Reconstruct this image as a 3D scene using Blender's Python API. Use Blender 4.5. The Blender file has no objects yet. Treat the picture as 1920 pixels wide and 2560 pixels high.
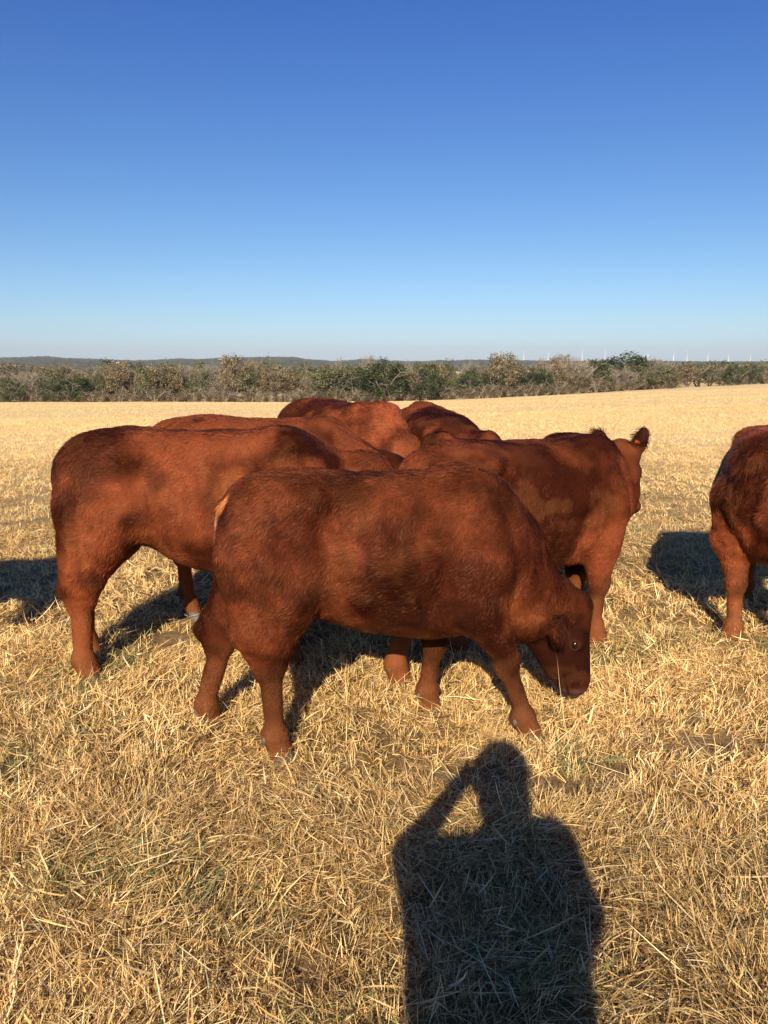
import bpy, math, time
import numpy as np
T0 = time.time()
R = math.radians
sc = bpy.context.scene
COL = sc.collection
FUR = 1.0        # fur / grass density factors
GRASS = 1.0

# ------------------------------------------------------------------ camera
PITCH = 10.3
CAMZ = 1.6
cam = bpy.data.cameras.new('camera')
co = bpy.data.objects.new('camera', cam); COL.objects.link(co)
cam.sensor_fit = 'VERTICAL'; cam.sensor_height = 36.0
cam.lens = 36.0 * 2071 / 2560
cam.clip_start = 0.02; cam.clip_end = 60000
co.location = (0, 0, CAMZ); co.rotation_euler = (R(90 - PITCH), 0, 0)
sc.camera = co

# ------------------------------------------------------------------ light
SUN_EL, SUN_AZ = 26.7, 7.2      # shadows fall towards +Y, 7.2 deg to the right
w = bpy.data.worlds.new('World'); sc.world = w; w.use_nodes = True
nt = w.node_tree; nt.nodes.clear()
sky = nt.nodes.new('ShaderNodeTexSky'); sky.sky_type = 'NISHITA'; sky.sun_disc = False
sky.sun_elevation = R(SUN_EL); sky.sun_rotation = R(180 + SUN_AZ)
sky.altitude = 300; sky.air_density = 1.0; sky.dust_density = 0.35; sky.ozone_density = 3.0
bg = nt.nodes.new('ShaderNodeBackground'); bg.inputs['Strength'].default_value = 0.067
wo = nt.nodes.new('ShaderNodeOutputWorld')
wtc = nt.nodes.new('ShaderNodeTexCoord'); wsp = nt.nodes.new('ShaderNodeSeparateXYZ'); nt.links.new(wtc.outputs['Generated'], wsp.inputs[0])
wrp = nt.nodes.new('ShaderNodeValToRGB'); nt.links.new(wsp.outputs['Z'], wrp.inputs[0])
SKYT = [(0.0, (.80, .95, 1.34)), (.05, (.72, .89, 1.16)), (.12, (.62, .82, 1.07)), (.22, (.49, .73, 1.07)), (.37, (.33, .60, 1.12)), (1.0, (.33, .60, 1.12))]
while len(wrp.color_ramp.elements) < len(SKYT): wrp.color_ramp.elements.new(.5)
for e_, (p_, c_) in zip(wrp.color_ramp.elements, SKYT): e_.position = p_; e_.color = (*c_, 1)
wmx = nt.nodes.new('ShaderNodeMix'); wmx.data_type = 'RGBA'; wmx.blend_type = 'MULTIPLY'; wmx.inputs[0].default_value = 1; wmx.clamp_result = False
nt.links.new(sky.outputs[0], wmx.inputs[6]); nt.links.new(wrp.outputs[0], wmx.inputs[7])
nt.links.new(wmx.outputs[2], bg.inputs[0]); nt.links.new(bg.outputs[0], wo.inputs[0])
sl = bpy.data.lights.new('sun', 'SUN'); so = bpy.data.objects.new('sun', sl); COL.objects.link(so)
sl.energy = 4.9; sl.angle = R(0.5); sl.color = (1.0, 0.87, 0.66)
SD = np.array([math.sin(R(SUN_AZ)) * math.cos(R(SUN_EL)), math.cos(R(SUN_AZ)) * math.cos(R(SUN_EL)), -math.sin(R(SUN_EL))])
so.rotation_euler = (R(90 - SUN_EL), 0, -R(SUN_AZ))
sc.view_settings.view_transform = 'Standard'; sc.view_settings.look = 'None'
sc.view_settings.exposure = 0.58; sc.view_settings.gamma = 1.0
sc.cycles.max_bounces = 5; sc.cycles.diffuse_bounces = 3; sc.cycles.glossy_bounces = 2; sc.cycles.transmission_bounces = 2
sc.cycles.use_denoising = True

# ------------------------------------------------------------------ helpers
rng = np.random.default_rng(7)
def _h(ix, iy, iz):
    n = (ix.astype(np.int64) * 374761393 + iy.astype(np.int64) * 668265263 + iz.astype(np.int64) * 2147483647) & 0xffffffff
    n = ((n ^ (n >> 13)) * 1274126177) & 0xffffffff
    return ((n ^ (n >> 16)) & 0xffff) / 65535.0
def vnoise(x, y, z=None):
    x = np.asarray(x, float); y = np.asarray(y, float)
    z = np.zeros_like(x) if z is None else np.asarray(z, float)
    X, Y, Z = np.floor(x), np.floor(y), np.floor(z)
    fx, fy, fz = x - X, y - Y, z - Z
    fx = fx * fx * (3 - 2 * fx); fy = fy * fy * (3 - 2 * fy); fz = fz * fz * (3 - 2 * fz)
    r = 0
    for a in (0, 1):
        wx = fx if a else 1 - fx
        for b in (0, 1):
            wy = fy if b else 1 - fy
            for c in (0, 1):
                wz = fz if c else 1 - fz
                r = r + wx * wy * wz * _h(X + a, Y + b, Z + c)
    return r
def fbm(x, y, z=None, o=3):
    s = 0; a = .5; t = 0
    z = np.zeros_like(np.asarray(x, float)) if z is None else z
    for i in range(o):
        s = s + a * vnoise(x * 2**i + 17 * i, y * 2**i + 5 * i, z * 2**i + 9 * i); t += a; a *= .5
    return s / t

def new_mesh(name, V, F, mat=None, parent=None, col=None, smooth=True, mats=None, midx=None):
    """V (n,3); F list of (k,m) int arrays (tri or quad arrays)"""
    V = np.asarray(V, np.float32)
    if isinstance(F, np.ndarray): F = [F]
    F = [np.asarray(f, np.int32) for f in F if len(f)]
    me = bpy.data.meshes.new(name)
    me.vertices.add(len(V)); me.vertices.foreach_set('co', V.ravel())
    loops = np.concatenate([f.ravel() for f in F]); cnt = np.concatenate([np.full(len(f), f.shape[1], np.int32) for f in F])
    st = np.concatenate([[0], np.cumsum(cnt)[:-1]]).astype(np.int32)
    me.loops.add(len(loops)); me.loops.foreach_set('vertex_index', loops)
    me.polygons.add(len(cnt)); me.polygons.foreach_set('loop_start', st)
    me.polygons.foreach_set('loop_total', cnt)
    me.polygons.foreach_set('use_smooth', np.full(len(cnt), smooth))
    if midx is not None: me.polygons.foreach_set('material_index', np.asarray(midx, np.int32))
    me.update(calc_edges=True)
    if col is not None:
        at = me.color_attributes.new('Col', 'FLOAT_COLOR', 'POINT')
        c = np.ones((len(V), 4), np.float32); c[:, :3] = col
        at.data.foreach_set('color', c.ravel())
    for m in (mats or ([mat] if mat else [])): me.materials.append(m)
    o = bpy.data.objects.new(name, me); COL.objects.link(o)
    if parent is not None: o.parent = parent
    return o
def tag(o, label=None, cat=None, group=None, kind=None):
    if label: o['label'] = label
    if cat: o['category'] = cat
    if group: o['group'] = group
    if kind: o['kind'] = kind
    return o
def empty(name, loc=(0, 0, 0), rz=0):
    o = bpy.data.objects.new(name, None); COL.objects.link(o)
    o.location = loc; o.rotation_euler = (0, 0, rz); o.empty_display_size = .3
    return o
def mat_attr(name, rough=.6, spec=.3, sheen=0, transl=0, bump=None, mul=(1, 1, 1)):
    m = bpy.data.materials.new(name); m.use_nodes = True
    t = m.node_tree; b = t.nodes['Principled BSDF']
    a = t.nodes.new('ShaderNodeAttribute'); a.attribute_name = 'Col'
    t.links.new(a.outputs['Color'], b.inputs['Base Color'])
    b.inputs['Roughness'].default_value = rough
    b.inputs['Specular IOR Level'].default_value = spec
    if sheen: b.inputs['Sheen Weight'].default_value = sheen; b.inputs['Sheen Roughness'].default_value = .4; b.inputs['Sheen Tint'].default_value = (.9, .5, .3, 1)
    if bump:
        n = t.nodes.new('ShaderNodeTexNoise'); n.inputs['Scale'].default_value = bump[0]; n.inputs['Detail'].default_value = 6
        tc = t.nodes.new('ShaderNodeTexCoord'); t.links.new(tc.outputs['Object'], n.inputs['Vector'])
        bm_ = t.nodes.new('ShaderNodeBump'); bm_.inputs['Strength'].default_value = bump[1]; bm_.inputs['Distance'].default_value = bump[2]
        t.links.new(n.outputs['Fac'], bm_.inputs['Height']); t.links.new(bm_.outputs[0], b.inputs['Normal'])
    if transl:
        tr = t.nodes.new('ShaderNodeBsdfTranslucent'); mx = t.nodes.new('ShaderNodeMixShader')
        t.links.new(a.outputs['Color'], tr.inputs['Color']); mx.inputs[0].default_value = transl
        out = t.nodes['Material Output']
        t.links.new(b.outputs[0], mx.inputs[1]); t.links.new(tr.outputs[0], mx.inputs[2]); t.links.new(mx.outputs[0], out.inputs[0])
    return m
def mat_flat(name, c, rough=.5, spec=.5, coat=0):
    m = bpy.data.materials.new(name); m.use_nodes = True
    t = m.node_tree; b = t.nodes['Principled BSDF']
    n = t.nodes.new('ShaderNodeTexNoise'); n.inputs['Scale'].default_value = 30; n.inputs['Detail'].default_value = 4
    tc = t.nodes.new('ShaderNodeTexCoord'); t.links.new(tc.outputs['Object'], n.inputs['Vector'])
    r = t.nodes.new('ShaderNodeValToRGB'); t.links.new(n.outputs['Fac'], r.inputs[0])
    r.color_ramp.elements[0].position = .3; r.color_ramp.elements[1].position = .7
    r.color_ramp.elements[0].color = (c[0] * .75, c[1] * .75, c[2] * .75, 1); r.color_ramp.elements[1].color = (c[0], c[1], c[2], 1)
    t.links.new(r.outputs[0], b.inputs['Base Color'])
    b.inputs['Roughness'].default_value = rough; b.inputs['Specular IOR Level'].default_value = spec
    b.inputs['Coat Weight'].default_value = coat
    return m

# ------------------------------------------------------------------ implicit surfaces (smooth unions) -> one continuous mesh
class Field:
    def __init__(s, lo, hi, h):
        s.lo = np.array(lo, float); s.h = h
        s.n = np.ceil((np.array(hi) - s.lo) / h).astype(int) + 1
        s.F = np.full(s.n, 1.0, np.float32)
        s.ax = [s.lo[i] + h * np.arange(s.n[i]) for i in range(3)]
    def _sub(s, lo, hi):
        sl_ = []
        for i in range(3):
            a = max(0, int((lo[i] - s.lo[i]) / s.h)); b = min(s.n[i], int((hi[i] - s.lo[i]) / s.h) + 2)
            if b <= a: return None
            sl_.append(slice(a, b))
        return tuple(sl_), np.meshgrid(*[s.ax[i][sl_[i]] for i in range(3)], indexing='ij', sparse=True)
    def _blend(s, sl_, d, k, sub=False):
        a = s.F[sl_]
        if sub:
            b = -d; h = np.clip(.5 - .5 * (a - b) / k * 1.0, 0, 1)   # smooth max(a, -d)
            h = np.clip(.5 + .5 * (a - b) / k, 0, 1)
            s.F[sl_] = b * (1 - h) + a * h + k * h * (1 - h)
        else:
            h = np.clip(.5 + .5 * (a - d) / k, 0, 1)
            s.F[sl_] = a * (1 - h) + d * h - k * h * (1 - h)
    def cone(s, a, b, ra, rb, k=.04, sub=False):
        a = np.array(a, float); b = np.array(b, float); m = max(ra, rb) + k + .06
        r = s._sub(np.minimum(a, b) - m, np.maximum(a, b) + m)
        if r is None: return
        sl_, (X, Y, Z) = r; ab = b - a; L2 = max(ab @ ab, 1e-9)
        t = np.clip(((X - a[0]) * ab[0] + (Y - a[1]) * ab[1] + (Z - a[2]) * ab[2]) / L2, 0, 1)
        d = np.sqrt((X - a[0] - t * ab[0])**2 + (Y - a[1] - t * ab[1])**2 + (Z - a[2] - t * ab[2])**2) - (ra + (rb - ra) * t)
        s._blend(sl_, d, k, sub)
    def ell(s, c, r, k=.04, M=None, sub=False):
        """ellipsoid centre c radii r, rows of M = its axes"""
        c = np.array(c, float); r = np.array(r, float); m = r.max() + k + .05
        q = s._sub(c - m, c + m)
        if q is None: return
        sl_, (X, Y, Z) = q; P = [X - c[0], Y - c[1], Z - c[2]]
        if M is not None: P = [M[i][0] * P[0] + M[i][1] * P[1] + M[i][2] * P[2] for i in range(3)]
        k0 = np.sqrt((P[0] / r[0])**2 + (P[1] / r[1])**2 + (P[2] / r[2])**2)
        k1 = np.sqrt((P[0] / r[0]**2)**2 + (P[1] / r[1]**2)**2 + (P[2] / r[2]**2)**2) + 1e-9
        s._blend(sl_, k0 * (k0 - 1) / k1, k, sub)
    def trunk(s, T, p=2.25, k=.05, bend=None):
        T = np.array(T, float)
        xs = np.linspace(T[0, 0], T[-1, 0], 200)
        C = [np.interp(xs, T[:, 0], T[:, i]) for i in (1, 2, 3)]
        ker = np.hanning(17); ker /= ker.sum()
        C = [np.convolve(np.pad(c, 8, mode='edge'), ker, 'valid') for c in C]
        q = s._sub((T[0, 0] - .1, -T[:, 3].max() - .12, T[:, 2].min() - .12), (T[-1, 0] + .1, T[:, 3].max() + .12, T[:, 1].max() + .12))
        sl_, (X, Y, Z) = q
        zt, zb, ww = [np.interp(X, xs, c) for c in C]
        cz = (zt * .52 + zb * .48); h = np.where(Z > cz, zt - cz, cz - zb)
        # back narrower than belly
        wz = ww * (1 - .10 * np.clip((Z - cz) / (zt - cz), 0, 1))
        p = 2.25 + .75 * np.clip((Z - cz) / (zt - cz), 0, 1)
        qn = ((np.abs(Y) / wz)**p + (np.abs(Z - cz) / h)**p)**(1 / p)
        d = (qn - 1) * np.minimum(ww, h)
        e = np.maximum(T[0, 0] - X, X - T[-1, 0]) + 0 * Y + 0 * Z
        d = np.maximum(d, e)
        s._blend(sl_, d, k)
    def mesh(s):
        F = s.F; n = s.n
        ins = F < 0
        c = [slice(0, -1), slice(1, None)]
        cnt = np.zeros(n - 1, np.float32); P = np.zeros(tuple(n - 1) + (3,), np.float32)
        for ax_ in range(3):
            o = [i for i in range(3) if i != ax_]
            for u in (0, 1):
                for v in (0, 1):
                    s0 = [None] * 3; s1 = [None] * 3
                    s0[ax_] = c[0]; s1[ax_] = c[1]
                    s0[o[0]] = s1[o[0]] = c[u]; s0[o[1]] = s1[o[1]] = c[v]
                    f0 = F[tuple(s0)]; f1 = F[tuple(s1)]
                    m = (f0 < 0) != (f1 < 0)
                    t = np.where(m, f0 / np.where(m, f0 - f1, 1), 0)
                    cnt += m
                    P[..., ax_] += np.where(m, t, 0); P[..., o[0]] += m * u; P[..., o[1]] += m * v
        act = cnt > 0
        idx = np.full(act.shape, -1, np.int64); idx[act] = np.arange(act.sum())
        I = np.argwhere(act)
        V = (I + P[act] / cnt[act][:, None]) * s.h + s.lo
        Q = []
        for ax_ in range(3):
            o = [(ax_ + 1) % 3, (ax_ + 2) % 3]
            s0 = [slice(1, -1)] * 3; s1 = [slice(1, -1)] * 3
            s0[ax_] = slice(0, -1); s1[ax_] = slice(1, None)
            a = ins[tuple(s0)]; b = ins[tuple(s1)]
            for sgn, m in ((1, a & ~b), (0, b & ~a)):
                E = np.argwhere(m)
                if not len(E): continue
                off = np.ones(3, int); off[ax_] = 0
                E = E + off
                q = []
                for du, dv in ((-1, -1), (0, -1), (0, 0), (-1, 0)):
                    e = E.copy(); e[:, o[0]] += du; e[:, o[1]] += dv
                    q.append(idx[e[:, 0], e[:, 1], e[:, 2]])
                q = np.stack(q, 1)
                Q.append(q if sgn else q[:, ::-1])
        return V, np.concatenate(Q)
    def normal(s, V):
        G = np.gradient(s.F, s.h)
        I = np.clip(np.round((V - s.lo) / s.h).astype(int), 0, s.n - 1)
        N = np.stack([g[I[:, 0], I[:, 1], I[:, 2]] for g in G], 1)
        return N / (np.linalg.norm(N, axis=1)[:, None] + 1e-9)

# ------------------------------------------------------------------ terrain
def slope_of(t):
    return np.interp(t, [-1, -.05, .08, .2, .33, .46, 1], [.0390, .0390, .0375, .0315, .0250, .0195, .017])
def edge_of(t):
    return np.interp(t, [-1, 0, .2, .46, 1], [131, 131, 150, 188, 230])
def terr(x, y, micro=True):
    x = np.asarray(x, float); y = np.asarray(y, float)
    r = np.hypot(x, y); t = np.where(y > 1, x / np.maximum(y, 1), np.clip(x, -1, 1))
    t = np.clip(t, -1, 1)
    yy = np.where(y > 0, r * np.cos(np.arctan2(np.abs(x), np.maximum(y, 1e-3))), 0)
    s = slope_of(t)
    d = np.log1p(np.exp(np.clip((yy - 12) / 4, -30, 30))) * 4
    d = np.where((yy - 12) / 4 > 29, yy - 12, d)
    d = np.minimum(d, 420 + (d - 420) * .0)
    z = -s * d
    z = z + (fbm(x * .05 + 3, y * .05) - .5) * .5 * np.clip((r - 15) / 40, 0, 1)
    if micro:
        f = np.clip(1 - (r - 6) / 25, .15, 1)
        z = z + ((fbm(x * 1.1, y * 1.1) - .5) * .085 + (fbm(x * 3.3, y * 3.3) - .5) * .075) * f
    return z

def dirtmask(x, y):
    """1 on the trodden bare soil spots"""
    m = np.zeros_like(x)
    for cx, cy, rx, ry in ((.26, 3.02, .10, .07), (.62, 2.92, .20, .07), (-1.28, 4.66, .16, .12), (1.38, 3.28, .14, .08), (.95, 3.05, .1, .05), (-1.15, 4.95, .12, .08)):
        d = np.hypot((x - cx) / rx / 1.35, (y - cy) / ry / 1.5) + (vnoise(x * 12, y * 12) - .5) * .8
        m = np.maximum(m, np.clip(1.4 - d, 0, 1))
    return m

# ground sheet
rad = np.concatenate([np.linspace(0, 7, 150), 7 * (1.05 ** np.arange(1, 62)), [160, 180, 200, 230, 270, 330, 400, 600, 1000, 2000, 4000, 9000, 18000, 30000]])
rad = np.sort(np.unique(rad)); NA = 420
ang = np.linspace(0, 2 * np.pi, NA, endpoint=False)
RR, AA = np.meshgrid(rad[1:], ang, indexing='ij')
GX, GY = RR * np.sin(AA), RR * np.cos(AA)
GZ = terr(GX, GY)
V = np.concatenate([[[0, 0, float(terr(np.array([0.]), np.array([0.]))[0])]], np.stack([GX, GY, GZ], -1).reshape(-1, 3)])
nr = len(rad) - 1
ii = np.arange(NA); jj = (ii + 1) % NA
tri = np.stack([np.zeros(NA, int), 1 + jj, 1 + ii], 1)
q = []
for r_ in range(nr - 1):
    b0 = 1 + r_ * NA; b1 = b0 + NA
    q.append(np.stack([b0 + ii, b0 + jj, b1 + jj, b1 + ii], 1))
gm = bpy.data.materials.new('dry_pasture_soil'); gm.use_nodes = True
t = gm.node_tree; b = t.nodes['Principled BSDF']; b.inputs['Roughness'].default_value = .9; b.inputs['Specular IOR Level'].default_value = .1
tc = t.nodes.new('ShaderNodeTexCoord')
def nz(scale, detail=6, rough=.6, vec=None):
    n = t.nodes.new('ShaderNodeTexNoise'); n.inputs['Scale'].default_value = scale; n.inputs['Detail'].default_value = detail; n.inputs['Roughness'].default_value = rough
    t.links.new(vec or tc.outputs['Object'], n.inputs['Vector']); return n
def ramp(fac, els):
    r = t.nodes.new('ShaderNodeValToRGB'); t.links.new(fac, r.inputs[0])
    while len(r.color_ramp.elements) < len(els): r.color_ramp.elements.new(.5)
    for e, (p, c) in zip(r.color_ramp.elements, els): e.position = p; e.color = (*c, 1)
    return r
fine = nz(40, 8, .7); med = nz(1.3, 5); big = nz(.06, 5)
c1 = ramp(fine.outputs['Fac'], [(.3, (.10, .06, .03)), (.5, (.24, .155, .07)), (.7, (.40, .27, .12))])
c2 = ramp(big.outputs['Fac'], [(.3, (.24, .15, .07)), (.7, (.36, .235, .105))])
mx = t.nodes.new('ShaderNodeMix'); mx.data_type = 'RGBA'; mx.inputs[0].default_value = .45
t.links.new(c1.outputs[0], mx.inputs[6]); t.links.new(c2.outputs[0], mx.inputs[7])
dk = ramp(med.outputs['Fac'], [(.36, (.72, .70, .66)), (.55, (1, 1, 1))])
m2 = t.nodes.new('ShaderNodeMix'); m2.data_type = 'RGBA'; m2.blend_type = 'MULTIPLY'; m2.inputs[0].default_value = 1
t.links.new(mx.outputs[2], m2.inputs[6]); t.links.new(dk.outputs[0], m2.inputs[7])
at = t.nodes.new('ShaderNodeAttribute'); at.attribute_name = 'Col'
m3 = t.nodes.new('ShaderNodeMix'); m3.data_type = 'RGBA'
sp_ = t.nodes.new('ShaderNodeSeparateColor'); t.links.new(at.outputs['Color'], sp_.inputs[0])
pale = ramp(nz(2.2, 7, .7).outputs['Fac'], [(.3, (.78, .54, .24)), (.5, (.90, .64, .30)), (.7, (.94, .69, .34))])
m4 = t.nodes.new('ShaderNodeMix'); m4.data_type = 'RGBA'; t.links.new(sp_.outputs[1], m4.inputs[0]); t.links.new(m2.outputs[2], m4.inputs[6]); t.links.new(pale.outputs[0], m4.inputs[7])
t.links.new(sp_.outputs[0], m3.inputs[0]); t.links.new(m4.outputs[2], m3.inputs[6])
soil = ramp(nz(25, 6).outputs['Fac'], [(.3, (.17, .10, .05)), (.7, (.40, .26, .13))]); t.links.new(soil.outputs[0], m3.inputs[7])
t.links.new(m3.outputs[2], b.inputs['Base Color'])
bp = t.nodes.new('ShaderNodeBump'); bp.inputs['Strength'].default_value = .8; bp.inputs['Distance'].default_value = .02
t.links.new(fine.outputs['Fac'], bp.inputs['Height']); t.links.new(bp.outputs[0], b.inputs['Normal'])
dm = dirtmask(V[:, 0], V[:, 1])
# rough scrub ground under and beyond the wood
rr0 = np.hypot(V[:, 0], V[:, 1]); st_ = np.clip((rr0 - 7 + (fbm(V[:, 0] * .3, V[:, 1] * .3) - .5) * 8) / 14, 0, 1)
gr = new_mesh('ground', V, [tri, np.concatenate(q)], gm, col=np.stack([np.maximum(dm, 0), st_, st_ * 0], 1))
tag(gr, kind='structure')

# ------------------------------------------------------------------ grass
def blades(x, y, L, wd, head, tilt, curl, colr, lift=0, seg=3, zb=None):
    """curved ribbon blades. tilt: angle from vertical at root, curl: extra bend to tip"""
    n = len(x)
    z = (terr(x, y) if zb is None else zb) + lift
    u = np.stack([np.sin(head), np.cos(head)], 1)
    sd = head + np.pi / 2 + rng.normal(0, .7, n)
    P = [np.stack([x, y, z], 1)]
    p = P[0]
    for i in range(seg):
        a = tilt + curl * (i + .5) / seg
        st = L / seg
        hx = np.sin(a) * st
        p = p + np.concatenate([u * hx[:, None], (np.cos(a) * st)[:, None]], 1)
        P.append(p)
    if lift is not None:
        pass
    W = np.stack([np.sin(sd), np.cos(sd), rng.normal(0, .25, n)], 1) * (wd / 2)[:, None]
    vs = []
    prof = [.8, 1.0, .75, .0] if seg == 3 else [1.0, .8, .0]
    for i in range(seg):
        vs += [P[i] - W * prof[i], P[i] + W * prof[i]]
    vs.append(P[seg])
    k = len(vs)
    V = np.stack(vs, 1)           # n,k,3
    base = (np.arange(n) * k)[:, None]
    qd = [base + np.array([[2 * i, 2 * i + 1, 2 * i + 3, 2 * i + 2]]) for i in range(seg - 1)]
    tr = base + np.array([[2 * seg - 2, 2 * seg - 1, 2 * seg]])
    C = np.repeat(colr[:, None, :], k, 1)
    return V.reshape(-1, 3), np.concatenate(qd), tr, C.reshape(-1, 3)
PAL = np.array([[.86, .61, .28], [.74, .49, .20], [.50, .31, .12], [.96, .76, .42], [.17, .09, .035]])
GREEN = np.array([[.16, .20, .08], [.24, .27, .11], [.12, .15, .07]])
def pick(x, y, n, gscale=1.0):
    c = PAL[rng.choice(5, n, p=[.28, .25, .19, .13, .15])] * rng.uniform(.8, 1.12, (n, 1))
    v = fbm(x * .55 + 40, y * .55 + 11)
    c *= np.array([1.07, 1.05, 1.0]) * (.80 + .45 * np.clip((v - .3) / .4, 0, 1))[:, None]
    fr_ = np.clip((np.hypot(x, y) - 7) / 14, 0, 1)[:, None]; c = c * (1 - fr_ * .75) + np.array([.93, .67, .33]) * fr_ * .75 * rng.uniform(.85, 1.1, (n, 1))
    g = fbm(x * 1.3 + 7, y * 1.3 + 70)
    pg = np.clip((g - .65) * 3.0, 0, .35) * gscale + .012
    isg = rng.random(n) < pg
    c[isg] = GREEN[rng.choice(3, isg.sum())] * rng.uniform(.8, 1.3, (isg.sum(), 1))
    return c
GV, GQ, GT, GC = [], [], [], []; off = 0
def addg(r):
    global off
    V, q, tr, C = r
    GV.append(V); GQ.append(q + off); GT.append(tr + off); GC.append(C); off += len(V)
def wedge(n, r0, r1, half, pw=1.0):
    u = rng.random(n)
    r = np.sqrt(r0 * r0 + (r1 * r1 - r0 * r0) * u)
    a = rng.uniform(-half, half, n)
    return r * np.sin(a), r * np.cos(a)
def flow(x, y):
    return fbm(x * .9 + 100, y * .9, o=2) * 4 * np.pi * 1.6
def field(r0, r1, dens, Lm, wm, half, tuft=.45, upright=.0, gs=1.0, seg=3, outside=False):
    area = half * (r1 * r1 - r0 * r0)
    n = int(area * dens * GRASS)
    nl = int(n * (1 - tuft))
    x, y = wedge(nl, r0, r1, half)
    k = (rng.random(nl) > dirtmask(x, y) * 1.0) & (rng.random(nl) < .16 + 3.4 * np.clip(fbm(x * 3.1 + 60, y * 3.1) - .34, 0, 1))
    if outside: k &= (np.abs(np.arctan2(x, y)) > R(38)) | (np.hypot(x, y) < 1.0)
    x, y = x[k], y[k]; nl = len(x)
    hd = flow(x, y) + rng.normal(0, 1.3, nl)
    L = Lm * np.exp(rng.normal(-.25, .5, nl))
    tilt = R(76) + rng.normal(0, .20, nl) - upright
    curl = rng.normal(.12, .35, nl)
    addg(blades(x, y, L, wm * np.exp(rng.normal(-.1, .38, nl)), hd, tilt, curl, pick(x, y, nl, gs), lift=rng.uniform(0, .048, nl), seg=seg))
    # tufts
    per = 13
    nt_ = int(n * tuft / per)
    cx, cy = wedge(nt_, r0, r1, half)
    k = rng.random(nt_) < (.25 + 1.1 * fbm(cx * 1.7, cy * 1.7 + 30)) * (1 - dirtmask(cx, cy))
    if outside: k &= (np.abs(np.arctan2(cx, cy)) > R(38)) | (np.hypot(cx, cy) < .95)
    cx, cy = cx[k], cy[k]; nt_ = len(cx)
    sz = rng.uniform(.6, 1.5, nt_)
    lean = flow(cx, cy); la = rng.uniform(0, .7, nt_)
    X = np.repeat(cx, per); Y = np.repeat(cy, per); S = np.repeat(sz, per); m = len(X)
    ha = rng.uniform(0, 2 * np.pi, m); t0 = np.abs(rng.normal(.7, .55, m))
    vx = np.sin(ha) * t0 + np.sin(np.repeat(lean, per)) * np.repeat(la, per)
    vy = np.cos(ha) * t0 + np.cos(np.repeat(lean, per)) * np.repeat(la, per)
    hd = np.arctan2(vx, vy); tl = np.clip(np.hypot(vx, vy), 0, 1.3)
    X = X + rng.normal(0, .012 + wm, m) * S; Y = Y + rng.normal(0, .012 + wm, m) * S
    c = pick(X, Y, m, gs) * np.repeat(rng.uniform(.8, 1.2, nt_), per)[:, None]
    addg(blades(X, Y, Lm * .8 * S * rng.uniform(.5, 1.2, m), wm * rng.uniform(.6, 1.2, m), hd, tl, rng.normal(.35, .45, m), c, seg=seg))
H = R(36)
field(.9, 3.0, 24000, .082, .0029, R(48), tuft=.52)
field(3.0, 5.2, 14000, .082, .0034, R(40), tuft=.52)
field(5.2, 9, 6500, .075, .0043, H, tuft=.42)
field(9, 18, 1900, .075, .006, R(38), tuft=.5, upright=.2, gs=.8, seg=2)
field(18, 45, 430, .08, .009, R(37), tuft=.5, upright=.3, gs=.3, seg=2)
field(45, 125, 40, .09, .019, R(37), tuft=.4, upright=.3, gs=.05, seg=2)
# sparse surroundings (outside the picture)
field(.2, 6, 700, .09, .006, np.pi, tuft=.5, outside=True)
# long loose stalks
n = int(800 * GRASS); x, y = wedge(n, 1.7, 6, R(36))
c = np.array([[.88, .68, .38]]) * rng.uniform(.75, 1.1, (n, 1))
addg(blades(x, y, rng.uniform(.12, .26, n), rng.uniform(.002, .0034, n), rng.uniform(0, 6.3, n), R(74) + rng.normal(0, .16, n), rng.uniform(-.1, .4, n), c, lift=rng.uniform(.02, .05, n)))
gmat = mat_attr('dry_grass', rough=.7, spec=.08, transl=.12)
V = np.concatenate(GV)
g = new_mesh('grass', V, [np.concatenate(GQ), np.concatenate(GT)], gmat, col=np.concatenate(GC), smooth=False)
tag(g, 'matted dry straw coloured pasture grass with a few green tufts', 'grass', kind='stuff')
print('grass', len(V), round(time.time() - T0, 1)); del V, GV, GQ, GT, GC

# ------------------------------------------------------------------ cattle
coat_m = mat_attr('red_coat_skin', rough=.8, spec=.06, bump=(60, .5, .01))
fur_m = mat_attr('red_fur_strands', rough=.45, spec=.16)
fur_m.node_tree.nodes['Principled BSDF'].inputs['Specular Tint'].default_value = (1, .58, .40, 1)
hoof_m = mat_flat('grey_hoof', (.12, .095, .075), .6)
eye_m = mat_flat('dark_wet_eye', (.010, .006, .005), .16, .5, 0.0)
lid_m = mat_flat('eye_rim', (.05, .02, .015), .5)

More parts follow.
